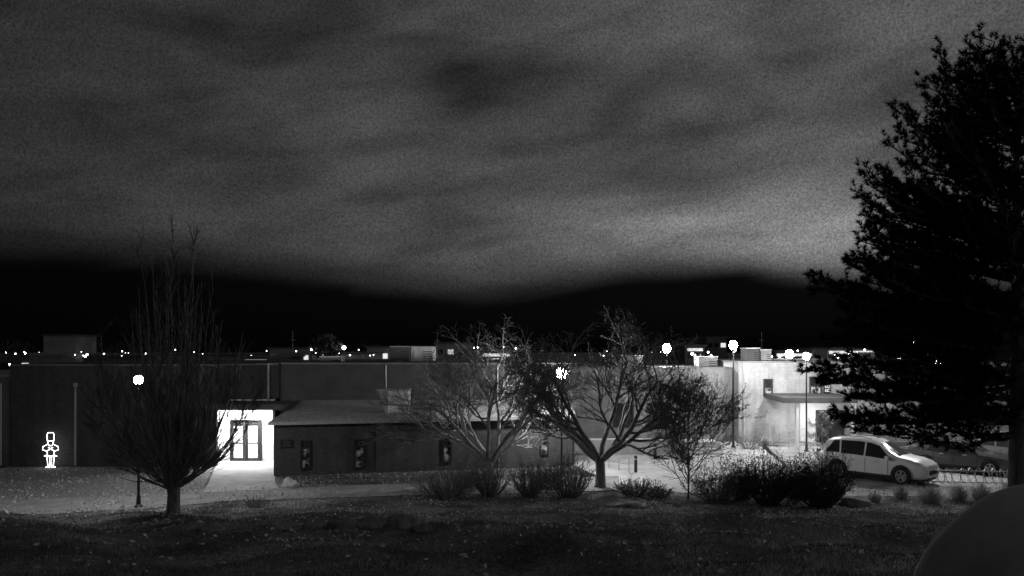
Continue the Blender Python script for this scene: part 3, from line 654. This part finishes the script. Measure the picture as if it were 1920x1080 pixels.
def pine():
    Y0 = 20.0; x0 = X(1905, Y0); pos = Vector((x0, Y0, gz(x0, Y0))); rg = random.Random(99)
    t = thing('pine_tree', pos, 'tall dark pine tree filling the right edge of the view', 'tree')
    Ht = Z(100, Y0) - pos.z
    MB().tube([(0, 0, -.2), (0, 0, .3), (.03, 0, Ht * .5), (0, 0, Ht * .97)], [.3, .2, .14, .02], 10).build('trunk', 'bark', t, smooth=True)
    ML = MB(); C = []; D = []; S = []
    def needles(p, d, sz=1.0): C.append(tuple(p)); D.append(tuple(d)); S.append(sz)
    def branch(z0, az, L, rise, dens=1.0, curl=.35, x_off=0):
        h = Vector((math.cos(az), math.sin(az), 0)); a = Vector((x_off, 0, z0)); e = a + h * L + Vector((0, 0, rise)); mid = a + h * L * .6 + Vector((0, 0, rise * (1 - curl) * .5 - .03 * L))
        n = 8; pts = bez(a, mid, e, n); pts = [p + Vector((rg.gauss(0, .05), rg.gauss(0, .05), rg.gauss(0, .05))) for p in pts]
        ML.tube(pts, [.05 * (1 - .85 * j / n) + .004 for j in range(n + 1)], 4, cap=False)
        ns = max(4, int(L / .2 * dens))
        for k in range(ns):
            tt = .12 + .88 * (k + rg.random() * .9) / ns; f = min(tt, .999) * n; j = int(f); o = pts[j].lerp(pts[j + 1], f - j); dd = (pts[j + 1] - pts[j]).normalized()
            for s in (-1, 1, 0):
                if s == 0 and rg.random() < .3: continue
                sd = Vector((-h.y, h.x, 0)) * s
                d = (dd * rg.uniform(.7, 1.1) + sd * rg.uniform(.4, .9) + Vector((0, 0, rg.uniform(-.12, .4) + (.5 if s == 0 else 0)))).normalized()
                l = (.2 * L * (1 - tt) + .26) * rg.uniform(.6, 1.2)
                if s == 0: l = rg.uniform(.18, .42)
                q = o + d * l + Vector((0, 0, l * .12)); ML.tube([o, q], [.012, .005], 3, cap=False)
                nt = max(1, int(l / .17))
                for w_ in range(nt):
                    pp = o.lerp(q, (w_ + 1) / nt); needles(pp, (d * .9 + Vector((0, 0, .35))).normalized())
                sdir = (d + rperp(d, rg) * .5 + Vector((0, 0, .3))).normalized(); needles(q + sdir * .09, sdir, 1.0)
        for w_ in range(3):
            dd = (pts[-1] - pts[-2]).normalized(); dd = (dd + rperp(dd, rg) * .5).normalized(); needles(pts[-1] + dd * .06 * w_, dd, 1.15)
    tips = [(160, 1742, 1), (206, 1686, 1), (225, 1712, 1), (258, 1745, 0), (292, 1728, 0), (338, 1617, 1), (356, 1640, 1), (385, 1690, 0), (428, 1622, 1), (448, 1655, 1), (486, 1606, 1), (508, 1632, 1), (532, 1532, 1), (560, 1590, 1), (600, 1583, 1), (625, 1600, 1), (650, 1565, 0), (690, 1528, 1), (715, 1545, 1), (745, 1600, 1), (788, 1590, 1), (812, 1615, 1)]
    for py, px, main in tips:
        L = (1905 - px) / F * Y0; zt = Z(py, Y0) - pos.z
        k = min(1, max(0, (zt - 4) / 7)); rise = L * (.0 + .6 * k)
        az = PI + rg.uniform(-.15, .15); branch(zt - rise, az, L / abs(math.cos(az)), rise, 1.25)
        if main: az = PI + rg.choice((-1, 1)) * rg.uniform(.25, .5); branch(zt - rise - .1, az, L * .93, rise * .95, 1.1)
    for py, px in ((72, 1858), (108, 1770), (88, 1918), (128, 1812), (112, 1885), (150, 1850), (100, 1835)):
        L = abs(1905 - px) / F * Y0 + .1; zt = Z(py, Y0) - pos.z; az = PI if px < 1905 else .1
        branch(zt - max(L * 1.05, .9), az, L, max(L * 1.05, .9), 2.2)
    fill = [(130, 90), (210, 150), (290, 170), (340, 230), (430, 250), (490, 260), (540, 290), (600, 300), (700, 330), (760, 300), (830, 220)]
    fz = [Z(a, Y0) - pos.z for a, b in fill][::-1]; fl = [b / F * Y0 for a, b in fill][::-1]
    z = 2.75
    while z < Ht - .9:
        Rr = float(np.interp(z + .4, fz, fl)); k = min(1, max(0, (z - 3) / 6)); nb = 9
        for b_ in range(nb):
            az = rg.uniform(PI * .35, PI * 1.65) if rg.random() < .74 else rg.uniform(-PI * .35, PI * .35)
            L = max(.5, Rr * rg.uniform(.5, 1.08))
            branch(z + rg.uniform(-.16, .16), az, L, L * (.0 + .55 * k), .95)
        z += .5
    ML.build('limbs', 'bark', t)
    C = np.array(C); D = np.array(D); S = np.array(S); K = 18; n = len(C)
    rs = np.random.RandomState(4)
    V = D[:, None, :] + rs.normal(0, .55, (n, K, 3)); V /= np.linalg.norm(V, axis=2, keepdims=True)
    Rn = rs.normal(0, 1, (n, K, 3)); Aa = np.cross(V, Rn); Aa /= np.linalg.norm(Aa, axis=2, keepdims=True) + 1e-9; Aa *= .011
    Ln = .165 * rs.uniform(.7, 1.15, (n, K, 1)) * S[:, None, None]
    c = C[:, None, :]; tri = np.stack([c - Aa, c + Aa, c + V * Ln], axis=2).reshape(-1, 3)
    me = bpy.data.meshes.new('needles'); nt_ = n * K
    me.vertices.add(nt_ * 3); me.vertices.foreach_set('co', tri.astype(np.float32).ravel())
    me.loops.add(nt_ * 3); me.loops.foreach_set('vertex_index', np.arange(nt_ * 3, dtype=np.int32))
    me.polygons.add(nt_); me.polygons.foreach_set('loop_start', np.arange(0, nt_ * 3, 3, dtype=np.int32)); me.update(calc_edges=True)
    me.materials.append(MT['needle']); o = bpy.data.objects.new('needles', me); link(o); o.parent = t
    print('pine tufts', n)
pine()

def far_tree(px, py0, wpx, Y, label, seed, grp=None):
    rg = random.Random(seed); x = X(px, Y); zt = Z(py0, Y); R = wpx / F * Y / 2
    t = thing('distant_tree', (x, Y, 0), label, 'tree', grp)
    MB().tube([(0, 0, -.1), (0, 0, zt * .7)], [.25, .12], 6).build('trunk', 'bark', t)
    m = MB()
    for i in range(700):
        a = Vector((rg.gauss(0, 1), rg.gauss(0, 1), rg.gauss(0, 1))).normalized() * rg.random() ** .4
        leafq(m, Vector((a.x * R, a.y * R, zt - R * .75 + a.z * R * .75)), rg.uniform(.12, .35), rg)
    m.build('crown', 'far_foliage', t)
far_tree(612, 626, 62, 85, 'round dark distant tree beside the single bright lamp', 1)
for i, px in enumerate((30, 170, 235, 420, 690, 880, 960, 1180, 1325, 1470, 1540, 1640)):
    far_tree(px, 636 + (i * 7) % 13, 60 + (i * 13) % 40, 150 + (i * 17) % 30, 'dim dark tree in the distant tree line against the black sky', 50 + i, 'distant tree line')

# ------------------------------------------------------------------ cars
SUV = [(-2.42, .42, .80, .80, .74, .90), (-2.34, .34, .88, 1.02, .74, 1.12), (-2.16, .30, .90, 1.04, .70, 1.42), (-1.95, .28, .91, 1.05, .66, 1.58), (-1.6, .27, .92, 1.05, .65, 1.67), (-1.1, .26, .92, 1.02, .65, 1.72), (-.4, .25, .92, 1.0, .65, 1.73), (.1, .25, .92, .98, .64, 1.69), (.45, .25, .92, .97, .63, 1.57), (.95, .25, .92, .96, .70, 1.28), (1.3, .26, .91, .95, .76, 1.10), (1.8, .27, .90, .90, .74, 1.03), (2.15, .28, .86, .84, .70, .94), (2.36, .32, .78, .72, .62, .80), (2.43, .40, .70, .60, .56, .66)]
SED = [(-2.42, .42, .78, .76, .70, .84), (-2.3, .32, .86, .90, .74, .99), (-1.9, .28, .89, .93, .72, 1.05), (-1.55, .26, .90, .94, .68, 1.12), (-1.1, .25, .90, .93, .60, 1.36), (-.6, .24, .90, .92, .58, 1.44), (0, .24, .90, .91, .58, 1.45), (.35, .24, .90, .90, .58, 1.38), (.85, .24, .90, .89, .66, 1.12), (1.15, .25, .90, .88, .72, .98), (1.7, .26, .88, .82, .70, .90), (2.1, .27, .84, .76, .66, .80), (2.34, .32, .76, .66, .58, .70), (2.42, .40, .68, .56, .52, .6)]
def make_car(name, ST, paint, loc, rz, label, sc=1.0, wr=.35, axles=(-1.35, 1.42), rails=False, wins=None, scz=None):
    t = thing(name, loc, label, 'car', None, rz); t.scale = (sc, sc, scz or sc)
    def st(x):
        for a, b in zip(ST, ST[1:]):
            if a[0] <= x <= b[0]: f = (x - a[0]) / (b[0] - a[0]); return [a[i] + (b[i] - a[i]) * f for i in range(6)]
    m = MB(); n = 14
    for x, zb, w, zl, wt, zt in ST:
        half = [(w * .9, zb), (w * .985, zb + .1), (w, zb + (zl - zb) * .55), (w * .985, zl), (wt + (w - wt) * .08, zl + (zt - zl) * .9), (wt * .86, zt - .012 * (zt > 1)), (wt * .45, zt + .015)]
        for y, z in half: m.v.append((x, y, z))
        for y, z in half[::-1]: m.v.append((x, -y, z))
    for i in range(len(ST) - 1):
        for k in range(n):
            k2 = (k + 1) % n; m.f.append((i * n + k, (i + 1) * n + k, (i + 1) * n + k2, i * n + k2))
    m.f.append(tuple(range(n))); e = (len(ST) - 1) * n; m.f.append(tuple(e + k for k in range(n))[::-1])
    m.build('body', paint, t, smooth=True, sharp=28)
    def S(x, f, s, off=.012):
        a = st(x); w, zl, wt, zt = a[2], a[3], a[4], a[5]; y0, z0 = w * .985, zl; y1, z1 = wt + (w - wt) * .08, zl + (zt - zl) * .9
        return (x, s * (y0 + (y1 - y0) * f + off), z0 + (z1 - z0) * f)
    for s in (-1, 1):
        for x0, x1, x0t, x1t in wins:
            g_ = MB(); N = 5
            for i in range(N + 1):
                xa = x0 + (x1 - x0) * i / N; xb = x0t + (x1t - x0t) * i / N; g_.v.append(S(xa, .08, s)); g_.v.append(S(xb, .93, s))
            g_.f = [(2 * i, 2 * i + 2, 2 * i + 3, 2 * i + 1) for i in range(N)]; g_.build('side_window', 'glass', t)
        hx = st(2.2); MB().box(1.95, 2.3, s * (hx[2] * .90) - .06, s * (hx[2] * .90) + .075, hx[3] - .14, hx[3] + .02).build('headlight', 'headlamp', t)
        a = st(-2.3); MB().box(-2.41, -2.2, s * .76 - .07, s * .76 + .1, a[3] - .16, a[3] + .12).build('tail_light', 'tail', t)
        MB().box(.78, .92, s * .98 - .09, s * .98 + .09, .98 if ST is SUV else .9, 1.12 if ST is SUV else 1.02).build('wing_mirror', paint, t)
        for dx in (-.65, .35): MB().box(dx - .09, dx + .09, s * .93 - .012, s * .93 + .012, .84, .87).build('door_handle', 'galv', t)
        MB().box(-.95, 1.0, s * .90 - .02, s * .90 + .025, .26, .36).build('side_skirt', 'trim', t)
        for dx in (-1.0, -.13, .86): MB().box(dx - .006, dx + .006, s * .921 - .006, s * .921 + .004, .38, .95).build('door_seam', 'trim', t)
        for ax in axles:
            y0 = s * .912
            ar = MB(); rr_ = wr + .075
            ar.v.append((ax, y0 + s * .006, wr)); N = 20
            for i in range(N + 1): th = -.25 + (PI + .5) * i / N; ar.v.append((ax + rr_ * math.cos(th), y0 + s * .012, wr + rr_ * math.sin(th)))
            ar.f = [(0, 1 + i, 2 + i) for i in range(N)]; ar.build('wheel_arch', 'trim', t)
            ty = MB(); N = 24
            for r_, yy in ((wr * .62, .0), (wr * .66, .035), (wr * .93, .04), (wr, .01), (wr, -.2), (wr * .6, -.22)):
                for i in range(N): th = 2 * PI * i / N; ty.v.append((ax + r_ * math.cos(th), y0 + s * yy, wr + r_ * math.sin(th)))
            for j in range(5):
                for i in range(N): i2 = (i + 1) % N; ty.f.append((j * N + i, j * N + i2, (j + 1) * N + i2, (j + 1) * N + i))
            wh = ty.build('wheel', 'tyre', t, smooth=True, sharp=40)
            rm = MB()
            for i in range(5):
                th = 2 * PI * i / 5 + .3; c_, s_ = math.cos(th), math.sin(th); p0 = Vector((ax + c_ * .04, y0 + s * .02, wr + s_ * .04)); p1 = Vector((ax + c_ * wr * .6, y0 + s * .03, wr + s_ * wr * .6)); a_ = Vector((-s_, 0, c_))
                rm.poly([p0 - a_ * .03, p0 + a_ * .03, p1 + a_ * .045, p1 - a_ * .045])
            N2 = 20
            for i in range(N2):
                th, th2 = 2 * PI * i / N2, 2 * PI * (i + 1) / N2
                rm.poly([(ax + wr * .56 * math.cos(th), y0 + s * .032, wr + wr * .56 * math.sin(th)), (ax + wr * .64 * math.cos(th), y0 + s * .036, wr + wr * .64 * math.sin(th)), (ax + wr * .64 * math.cos(th2), y0 + s * .036, wr + wr * .64 * math.sin(th2)), (ax + wr * .56 * math.cos(th2), y0 + s * .032, wr + wr * .56 * math.sin(th2))])
            rm.build('rim', 'rim', wh)
        if rails:
            MB().tube([(-1.7, s * .58, 1.68), (-1.4, s * .58, 1.77), (-.4, s * .58, 1.8), (.05, s * .57, 1.73)], .02, 6).build('roof_rail', 'galv', t)
    def cross(xa, xb, nm):
        g_ = MB(); N = 6
        for i in range(N + 1):
            x = xa + (xb - xa) * i / N; a = st(x); w = a[4] * .84; z = a[5] + .022; g_.v += [(x, -w, z - .012), (x, -w * .5, z + .014), (x, w * .5, z + .014), (x, w, z - .012)]
        g_.f = [(4 * i + j, 4 * i + 4 + j, 4 * i + 5 + j, 4 * i + 1 + j) for i in range(N) for j in range(3)]; g_.build(nm, 'glass', t)
    if ST is SUV: cross(.44, 1.25, 'windscreen'); cross(-2.3, -1.97, 'rear_window')
    else: cross(.33, 1.1, 'windscreen'); cross(-1.5, -.95, 'rear_window')
    MB().box(2.36, 2.445, -.5, .5, .46, .62).build('grille', 'trim', t)
    MB().box(2.44, 2.455, -.26, .26, .36, .45).build('number_plate', 'white_metal', t)
    MB().box(-2.2, 2.25, -.78, .78, .17, .27).build('underbody', 'trim', t)
    return t
wS = [(-1.95, -1.3, -1.62, -1.36), (-1.22, -.2, -1.27, -.2), (-.12, 1.0, -.12, .42)]
wD = [(-1.35, -.3, -.95, -.3), (-.22, .85, -.22, .35)]
def carat(px, py, dx=0): p = G(px, py); return Vector((p.x, p.y, .022))
make_car('parked_car', SUV, 'car_white', carat(1643, 899), math.radians(-47), 'white SUV parked in the lit lot behind the dark round shrubs', 1.07, .37, rails=True, wins=wS, scz=1.15)
make_car('parked_car', SED, 'car_dark', carat(1800, 884), math.radians(-40), 'dark sedan parked between the white SUV and the far right vehicle', 1.05, .34, wins=wD, scz=1.12)
make_car('parked_car', SUV, 'car_grey', carat(1930, 882), math.radians(-48), 'dark SUV cut by the right edge of the view behind the pine trunk', 1.04, .37, wins=wS, scz=1.12)

p = G(1800, 912); bk = thing('bike_rack', (p.x, p.y, p.z), 'pale metal bike rack of looping hoops in front of the parked cars', 'bike rack', rz=math.radians(-6))
MB().tube([(-2.1, 0, .72), (2.1, 0, .72)], .025, 6).build('rail', 'galv', bk)
MB().tube([(-2.1, 0, .2), (2.1, 0, .2)], .025, 6).build('rail', 'galv', bk)
for s in (-2.05, 2.05): MB().tube([(s, -.3, 0), (s, -.28, .05), (s, 0, .8), (s, .28, .05), (s, .3, 0)], .03, 6).build('leg', 'galv', bk)
rgb_ = random.Random(8)
for i in range(12):
    c = -1.85 + i * .336; m = MB(); tw_ = rgb_.uniform(.3, 1.0)
    m.tube([(c + .2 * math.cos(a), .3 * tw_ * math.sin(a + tw_), .48 + rgb_.uniform(.30, .36) * math.sin(a)) for a in [2 * PI * k / 18 for k in range(19)]], .018, 5, False); m.build('hoop', 'galv', bk)
def railing(p0, p1, label, h=1.0):
    p0, p1 = Vector(p0), Vector(p1); t = thing('handrail', p0, label, 'railing'); d = p1 - p0; n = 4
    for f in (1.0, .55): MB().tube([Vector((0, 0, h * f)), d + Vector((0, 0, h * f))], .025, 6).build('rail', 'galv', t)
    for i in range(n + 1):
        q = d * i / n; MB().tube([(q.x, q.y, 0), (q.x, q.y, q.z + h)], .025, 6).build('post', 'galv', t)
railing((X(1462, 50), 50, 0), (X(1530, 51.5), 51.5, .35), 'pale handrail beside the ramp left of the lit canopy')
railing((X(1108, 43), 43.5, 0), (X(1185, 39.5), 40.5, 0), 'thin handrail on the lit plaza right of the forked tree trunk', .8)
def bollard(px, py, h, label, grp=None):
    p = G(px, py); t = thing('bollard', p, label, 'bollard', grp)
    MB().lathe([(.085, 0), (.085, h - .08), (.08, h - .02), (.04, h)], n=12).build('post', 'pole', t, smooth=True, sharp=40)
    MB().lathe([(.12, 0), (.12, .03), (.09, .05)], n=12).build('base_plate', 'galv', t)
    MB().lathe([(.087, h - .22), (.087, h - .15)], n=12).build('band', 'galv', t)
bollard(1192, 887, .9, 'dark bollard on the lit plaza nearest the forked tree trunk')
bollard(1228, 862, .9, 'dark bollard on the plaza behind the young tree')
p = G(1448, 838); sp_ = thing('signpost', p, 'small white sign on a short post before the pale building', 'sign')
MB().tube([(0, 0, 0), (0, 0, 1.2)], .025, 6).build('post', 'galv', sp_); MB().box(-.16, .16, -.035, -.026, .8, 1.25).build('panel', 'white_wall', sp_)

# ------------------------------------------------------------------ rocks, boulder
def rock(p, sx, sy, sz, seed, label, m='rock', name='rock', grp=None, rough=.22, sub=(14, 9)):
    n, k = sub[0] * 2, sub[1] * 2; mb = MB()
    for j in range(k + 1):
        ph = PI * j / k
        for i in range(n):
            th = 2 * PI * i / n; v = Vector((math.sin(ph) * math.cos(th), math.sin(ph) * math.sin(th), -math.cos(ph)))
            f = 1 + rough * mnoise.noise(v * 1.3 + Vector((seed * 3.1, 0, 0))) * 2 + rough * .35 * mnoise.noise(v * 4 + Vector((seed, 0, 0)))
            mb.v.append((v.x * sx * f, v.y * sy * f, v.z * sz * f))
    for j in range(k):
        for i in range(n): i2 = (i + 1) % n; mb.f.append((j * n + i, j * n + i2, (j + 1) * n + i2, (j + 1) * n + i))
    o = mb.build(name, m, smooth=True); o.location = p; tag(o, label, 'rock', grp); return o
for i, (px, py, w_, h_) in enumerate(((395, 996, 26, 9), (520, 994, 34, 11), (590, 993, 30, 12), (650, 992, 40, 17), (700, 990, 42, 20), (752, 990, 36, 21), (790, 996, 20, 14), (455, 998, 18, 8))):
    q = G(px, py); k = q.y / F
    rock(q, w_ * k, w_ * k * .6, h_ * k, i + 1, 'low weathered landscape rock in the line across the dark lawn', grp='landscape rocks across the lawn')
for i, (px, py, w_, h_, lb_) in enumerate(((1600, 948, 34, 14, 'low dark rock right of the dense round shrubs'), (543, 912, 15, 16, 'pale rock in the planting bed by the entrance walk'), (3, 968, 14, 12, 'pale rock at the left edge beside the path'), (1180, 950, 40, 8, 'broad low rock below the forked tree'))):
    q = G(px, py); k = q.y / F; rock(q, w_ * k, w_ * k * .7, h_ * k, 40 + i, lb_, 'rock' if i in (0, 3) else 'rock_white')
q = Vector((X(1975, 5.2), 5.2, 0)); q.z = gz(q.x, q.y) + .55
rock(q, .86, .7, .93, 77, 'large smooth dark boulder close by in the bottom right corner', 'boulder', 'boulder', None, .04, (20, 14))

# ------------------------------------------------------------------ stuff: grass, fallen leaves
def blades(name, n, x0, x1, y0, y1, h0, h1, w_, m, seed, cond=None):
    rg = random.Random(seed); V = []; Fc = []
    while len(Fc) < n:
        y = y0 + (y1 - y0) * rg.random() ** 1.0; xm = .68 * y; x = rg.uniform(-xm, xm)
        if not (x0 < x < x1): continue
        if cond and not cond(x, y): continue
        z = gz(x, y); a = rg.uniform(0, 6.28); h = rg.uniform(h0, h1); k = len(V); c, s = math.cos(a) * w_, math.sin(a) * w_
        V += [(x - c, y - s, z - .01), (x + c, y + s, z - .01), (x + rg.gauss(0, .03), y + rg.gauss(0, .03), z + h)]; Fc.append((k, k + 1, k + 2))
    mb = MB(); mb.v = V; mb.f = Fc; return tag(mb.build(name, m), kind='stuff')
def onlawn(x, y):
    if y < 30.3: return True
    px = CX + x / y * F; py = HY + (CZ - gz(x, y)) / y * F
    up = np.interp(px, [0, 200, 390, 760, 1000], [938, 934, 922, 907, 899]); lo = np.interp(px, [0, 230, 430, 760, 1000], [963, 957, 940, 930, 925])
    if up - 2 < py < lo + 2: return False
    if 378 < px < 525 and py < 930: return False
    return y < 34 or (px < 400)
gb = blades('lawn_grass', 120000, -30, 30, 9, 42, .03, .085, .009, 'grassblade', 1, onlawn)
tag(gb, 'short winter grass covering the sloping lawn', 'grass')
rg = random.Random(5); mb = MB(); cnt = 0
while cnt < 10500:
    y = 10 + 32 * rg.random() ** .5; x = rg.uniform(-.68 * y, .68 * y)
    if y > 36 and not (x < -15.9 or (-11.8 < x < 2 and y < 39.3 + (x + 11.8) * .23)): continue
    if mnoise.noise(Vector((x * .35, y * .35, 3))) < rg.uniform(-.45, .3): continue
    z = gz(x, y) + .045; s = rg.uniform(.025, .07); a = Vector((rg.gauss(0, 1), rg.gauss(0, 1), rg.gauss(0, .5))).normalized(); b = rperp(a, rg)
    c = Vector((x, y, z)); mb.poly([c - a * s, c + b * s * .6, c + a * s, c - b * s * .6]); cnt += 1
tag(mb.build('fallen_leaves', 'fallen'), 'pale fallen leaves scattered over the lawn and beds', 'leaves', kind='stuff')

# ------------------------------------------------------------------ world: night sky with lit clouds
wd = bpy.data.worlds.new('World'); scene.world = wd; wd.use_nodes = True
nt = wd.node_tree; nt.nodes.clear()
N = nt.nodes.new; Lk = nt.links.new
out = N('ShaderNodeOutputWorld'); bg = N('ShaderNodeBackground'); bg2 = N('ShaderNodeBackground'); ads = N('ShaderNodeAddShader')
def math_(op, a, b=None, clamp=False):
    n = N('ShaderNodeMath'); n.operation = op; n.use_clamp = clamp
    for i, v in enumerate((a, b)):
        if v is None: continue
        if isinstance(v, (int, float)): n.inputs[i].default_value = v
        else: Lk(v, n.inputs[i])
    return n.outputs[0]
tc = N('ShaderNodeTexCoord'); sp = N('ShaderNodeSeparateXYZ'); Lk(tc.outputs['Generated'], sp.inputs[0])
x, y, z = sp.outputs
az = math_('ARCTAN2', x, y); el = math_('ARCSINE', z)
def noise(vec, s, d, r=.55, dist=0):
    n = N('ShaderNodeTexNoise'); n.inputs['Scale'].default_value = s; n.inputs['Detail'].default_value = d; n.inputs['Roughness'].default_value = r; n.inputs['Distortion'].default_value = dist
    Lk(vec, n.inputs['Vector']); return n.outputs['Fac']
def comb(a, b, c=0.0):
    n = N('ShaderNodeCombineXYZ')
    for i, v in enumerate((a, b, c)):
        if isinstance(v, (int, float)): n.inputs[i].default_value = v
        else: Lk(v, n.inputs[i])
    return n.outputs[0]
zz = math_('MAXIMUM', math_('ADD', z, .10), .05)
cp = comb(math_('DIVIDE', x, zz), math_('MULTIPLY', math_('DIVIDE', y, zz), .9))
n1 = noise(cp, .8, 6, .5, .6); n2 = noise(comb(math_('MULTIPLY', az, 3.0), math_('MULTIPLY', math_('ADD', el, math_('MULTIPLY', az, -.15)), 12)), 1.4, 6, .5, .5)
n3 = noise(comb(math_('MULTIPLY', az, 3.2), math_('MULTIPLY', el, 7), 4.0), 1.1, 3, .5, .2)
def ramp(fac, pts, interp='B_SPLINE'):
    r = N('ShaderNodeValToRGB'); r.color_ramp.interpolation = interp; e = r.color_ramp.elements
    while len(e) > 1: e.remove(e[-1])
    e[0].position = pts[0][0]; e[0].color = (pts[0][1],) * 3 + (1,)
    for p_, v in pts[1:]:
        q = e.new(p_); q.color = (v,) * 3 + (1,)
    Lk(fac, r.inputs[0]); return r.outputs[0]
azn = math_('ADD', math_('MULTIPLY', az, .8), .5, True)
def pa(px): return .5 + .8 * math.atan((px - CX) / F)
def pe(px, py): return math.atan((HY - py) / F * math.cos(math.atan((px - CX) / F)))
edge = ramp(azn, [(pa(x_), pe(x_, y_) * 4) for x_, y_ in ((0, 450), (250, 465), (500, 490), (750, 525), (900, 545), (1050, 525), (1200, 490), (1400, 485), (1550, 520), (1700, 540), (1920, 520))])
edge = math_('MULTIPLY', edge, .25)
d = math_('SUBTRACT', el, math_('ADD', edge, math_('MULTIPLY', math_('SUBTRACT', n2, .5), .05)))
mr = N('ShaderNodeMapRange'); mr.interpolation_type = 'SMOOTHSTEP'; mr.inputs[1].default_value = -.028; mr.inputs[2].default_value = .03; Lk(d, mr.inputs[0]); mask = mr.outputs[0]
base = ramp(azn, [(pa(0), .17), (pa(400), .32), (pa(900), .42), (pa(1400), .58), (pa(1900), .76)])
base = math_('MULTIPLY', base, .125)
da = math_('DIVIDE', math_('SUBTRACT', az, math.atan(500 / F)), .23); de = math_('DIVIDE', math_('SUBTRACT', el, math.radians(7.9)), .042)
gl = math_('EXPONENT', math_('MULTIPLY', math_('ADD', math_('MULTIPLY', da, da), math_('MULTIPLY', de, de)), -1.0))
val = math_('ADD', base, math_('MULTIPLY', gl, .17))
mixn = math_('ADD', math_('ADD', math_('MULTIPLY', n1, .3), math_('MULTIPLY', n2, .42)), math_('MULTIPLY', n3, .28))
cl_ = math_('MAXIMUM', math_('ADD', 1.0, math_('MULTIPLY', math_('SUBTRACT', mixn, .5), 5.0)), .25)
val = math_('MULTIPLY', math_('MULTIPLY', val, cl_), mask)
gn = noise(tc.outputs['Generated'], 420, 1); grain = math_('ADD', .25, math_('MULTIPLY', gn, 1.5))
val = math_('ADD', math_('MULTIPLY', val, grain), .0007)
Lk(val, bg.inputs['Strength']); bg.inputs['Color'].default_value = (1, 1, 1, 1)
sky = N('ShaderNodeTexSky'); sky.sky_type = 'NISHITA'; sky.sun_disc = False; sky.sun_elevation = math.radians(-4); sky.sun_rotation = math.radians(30)
bw = N('ShaderNodeRGBToBW'); Lk(sky.outputs[0], bw.inputs[0]); Lk(bw.outputs[0], bg2.inputs['Color']); bg2.inputs['Strength'].default_value = .01
Lk(bg.outputs[0], ads.inputs[0]); Lk(bg2.outputs[0], ads.inputs[1]); Lk(ads.outputs[0], out.inputs['Surface'])

cam = bpy.data.cameras.new('camera'); cam.lens = 28; cam.sensor_width = 36; cam.shift_y = 115 / 1920; cam.clip_end = 4000
co = bpy.data.objects.new('camera', cam); link(co); co.location = (0, 0, CZ); co.rotation_euler = (PI / 2, 0, 0)
scene.camera = co
scene.view_settings.view_transform = 'Standard'
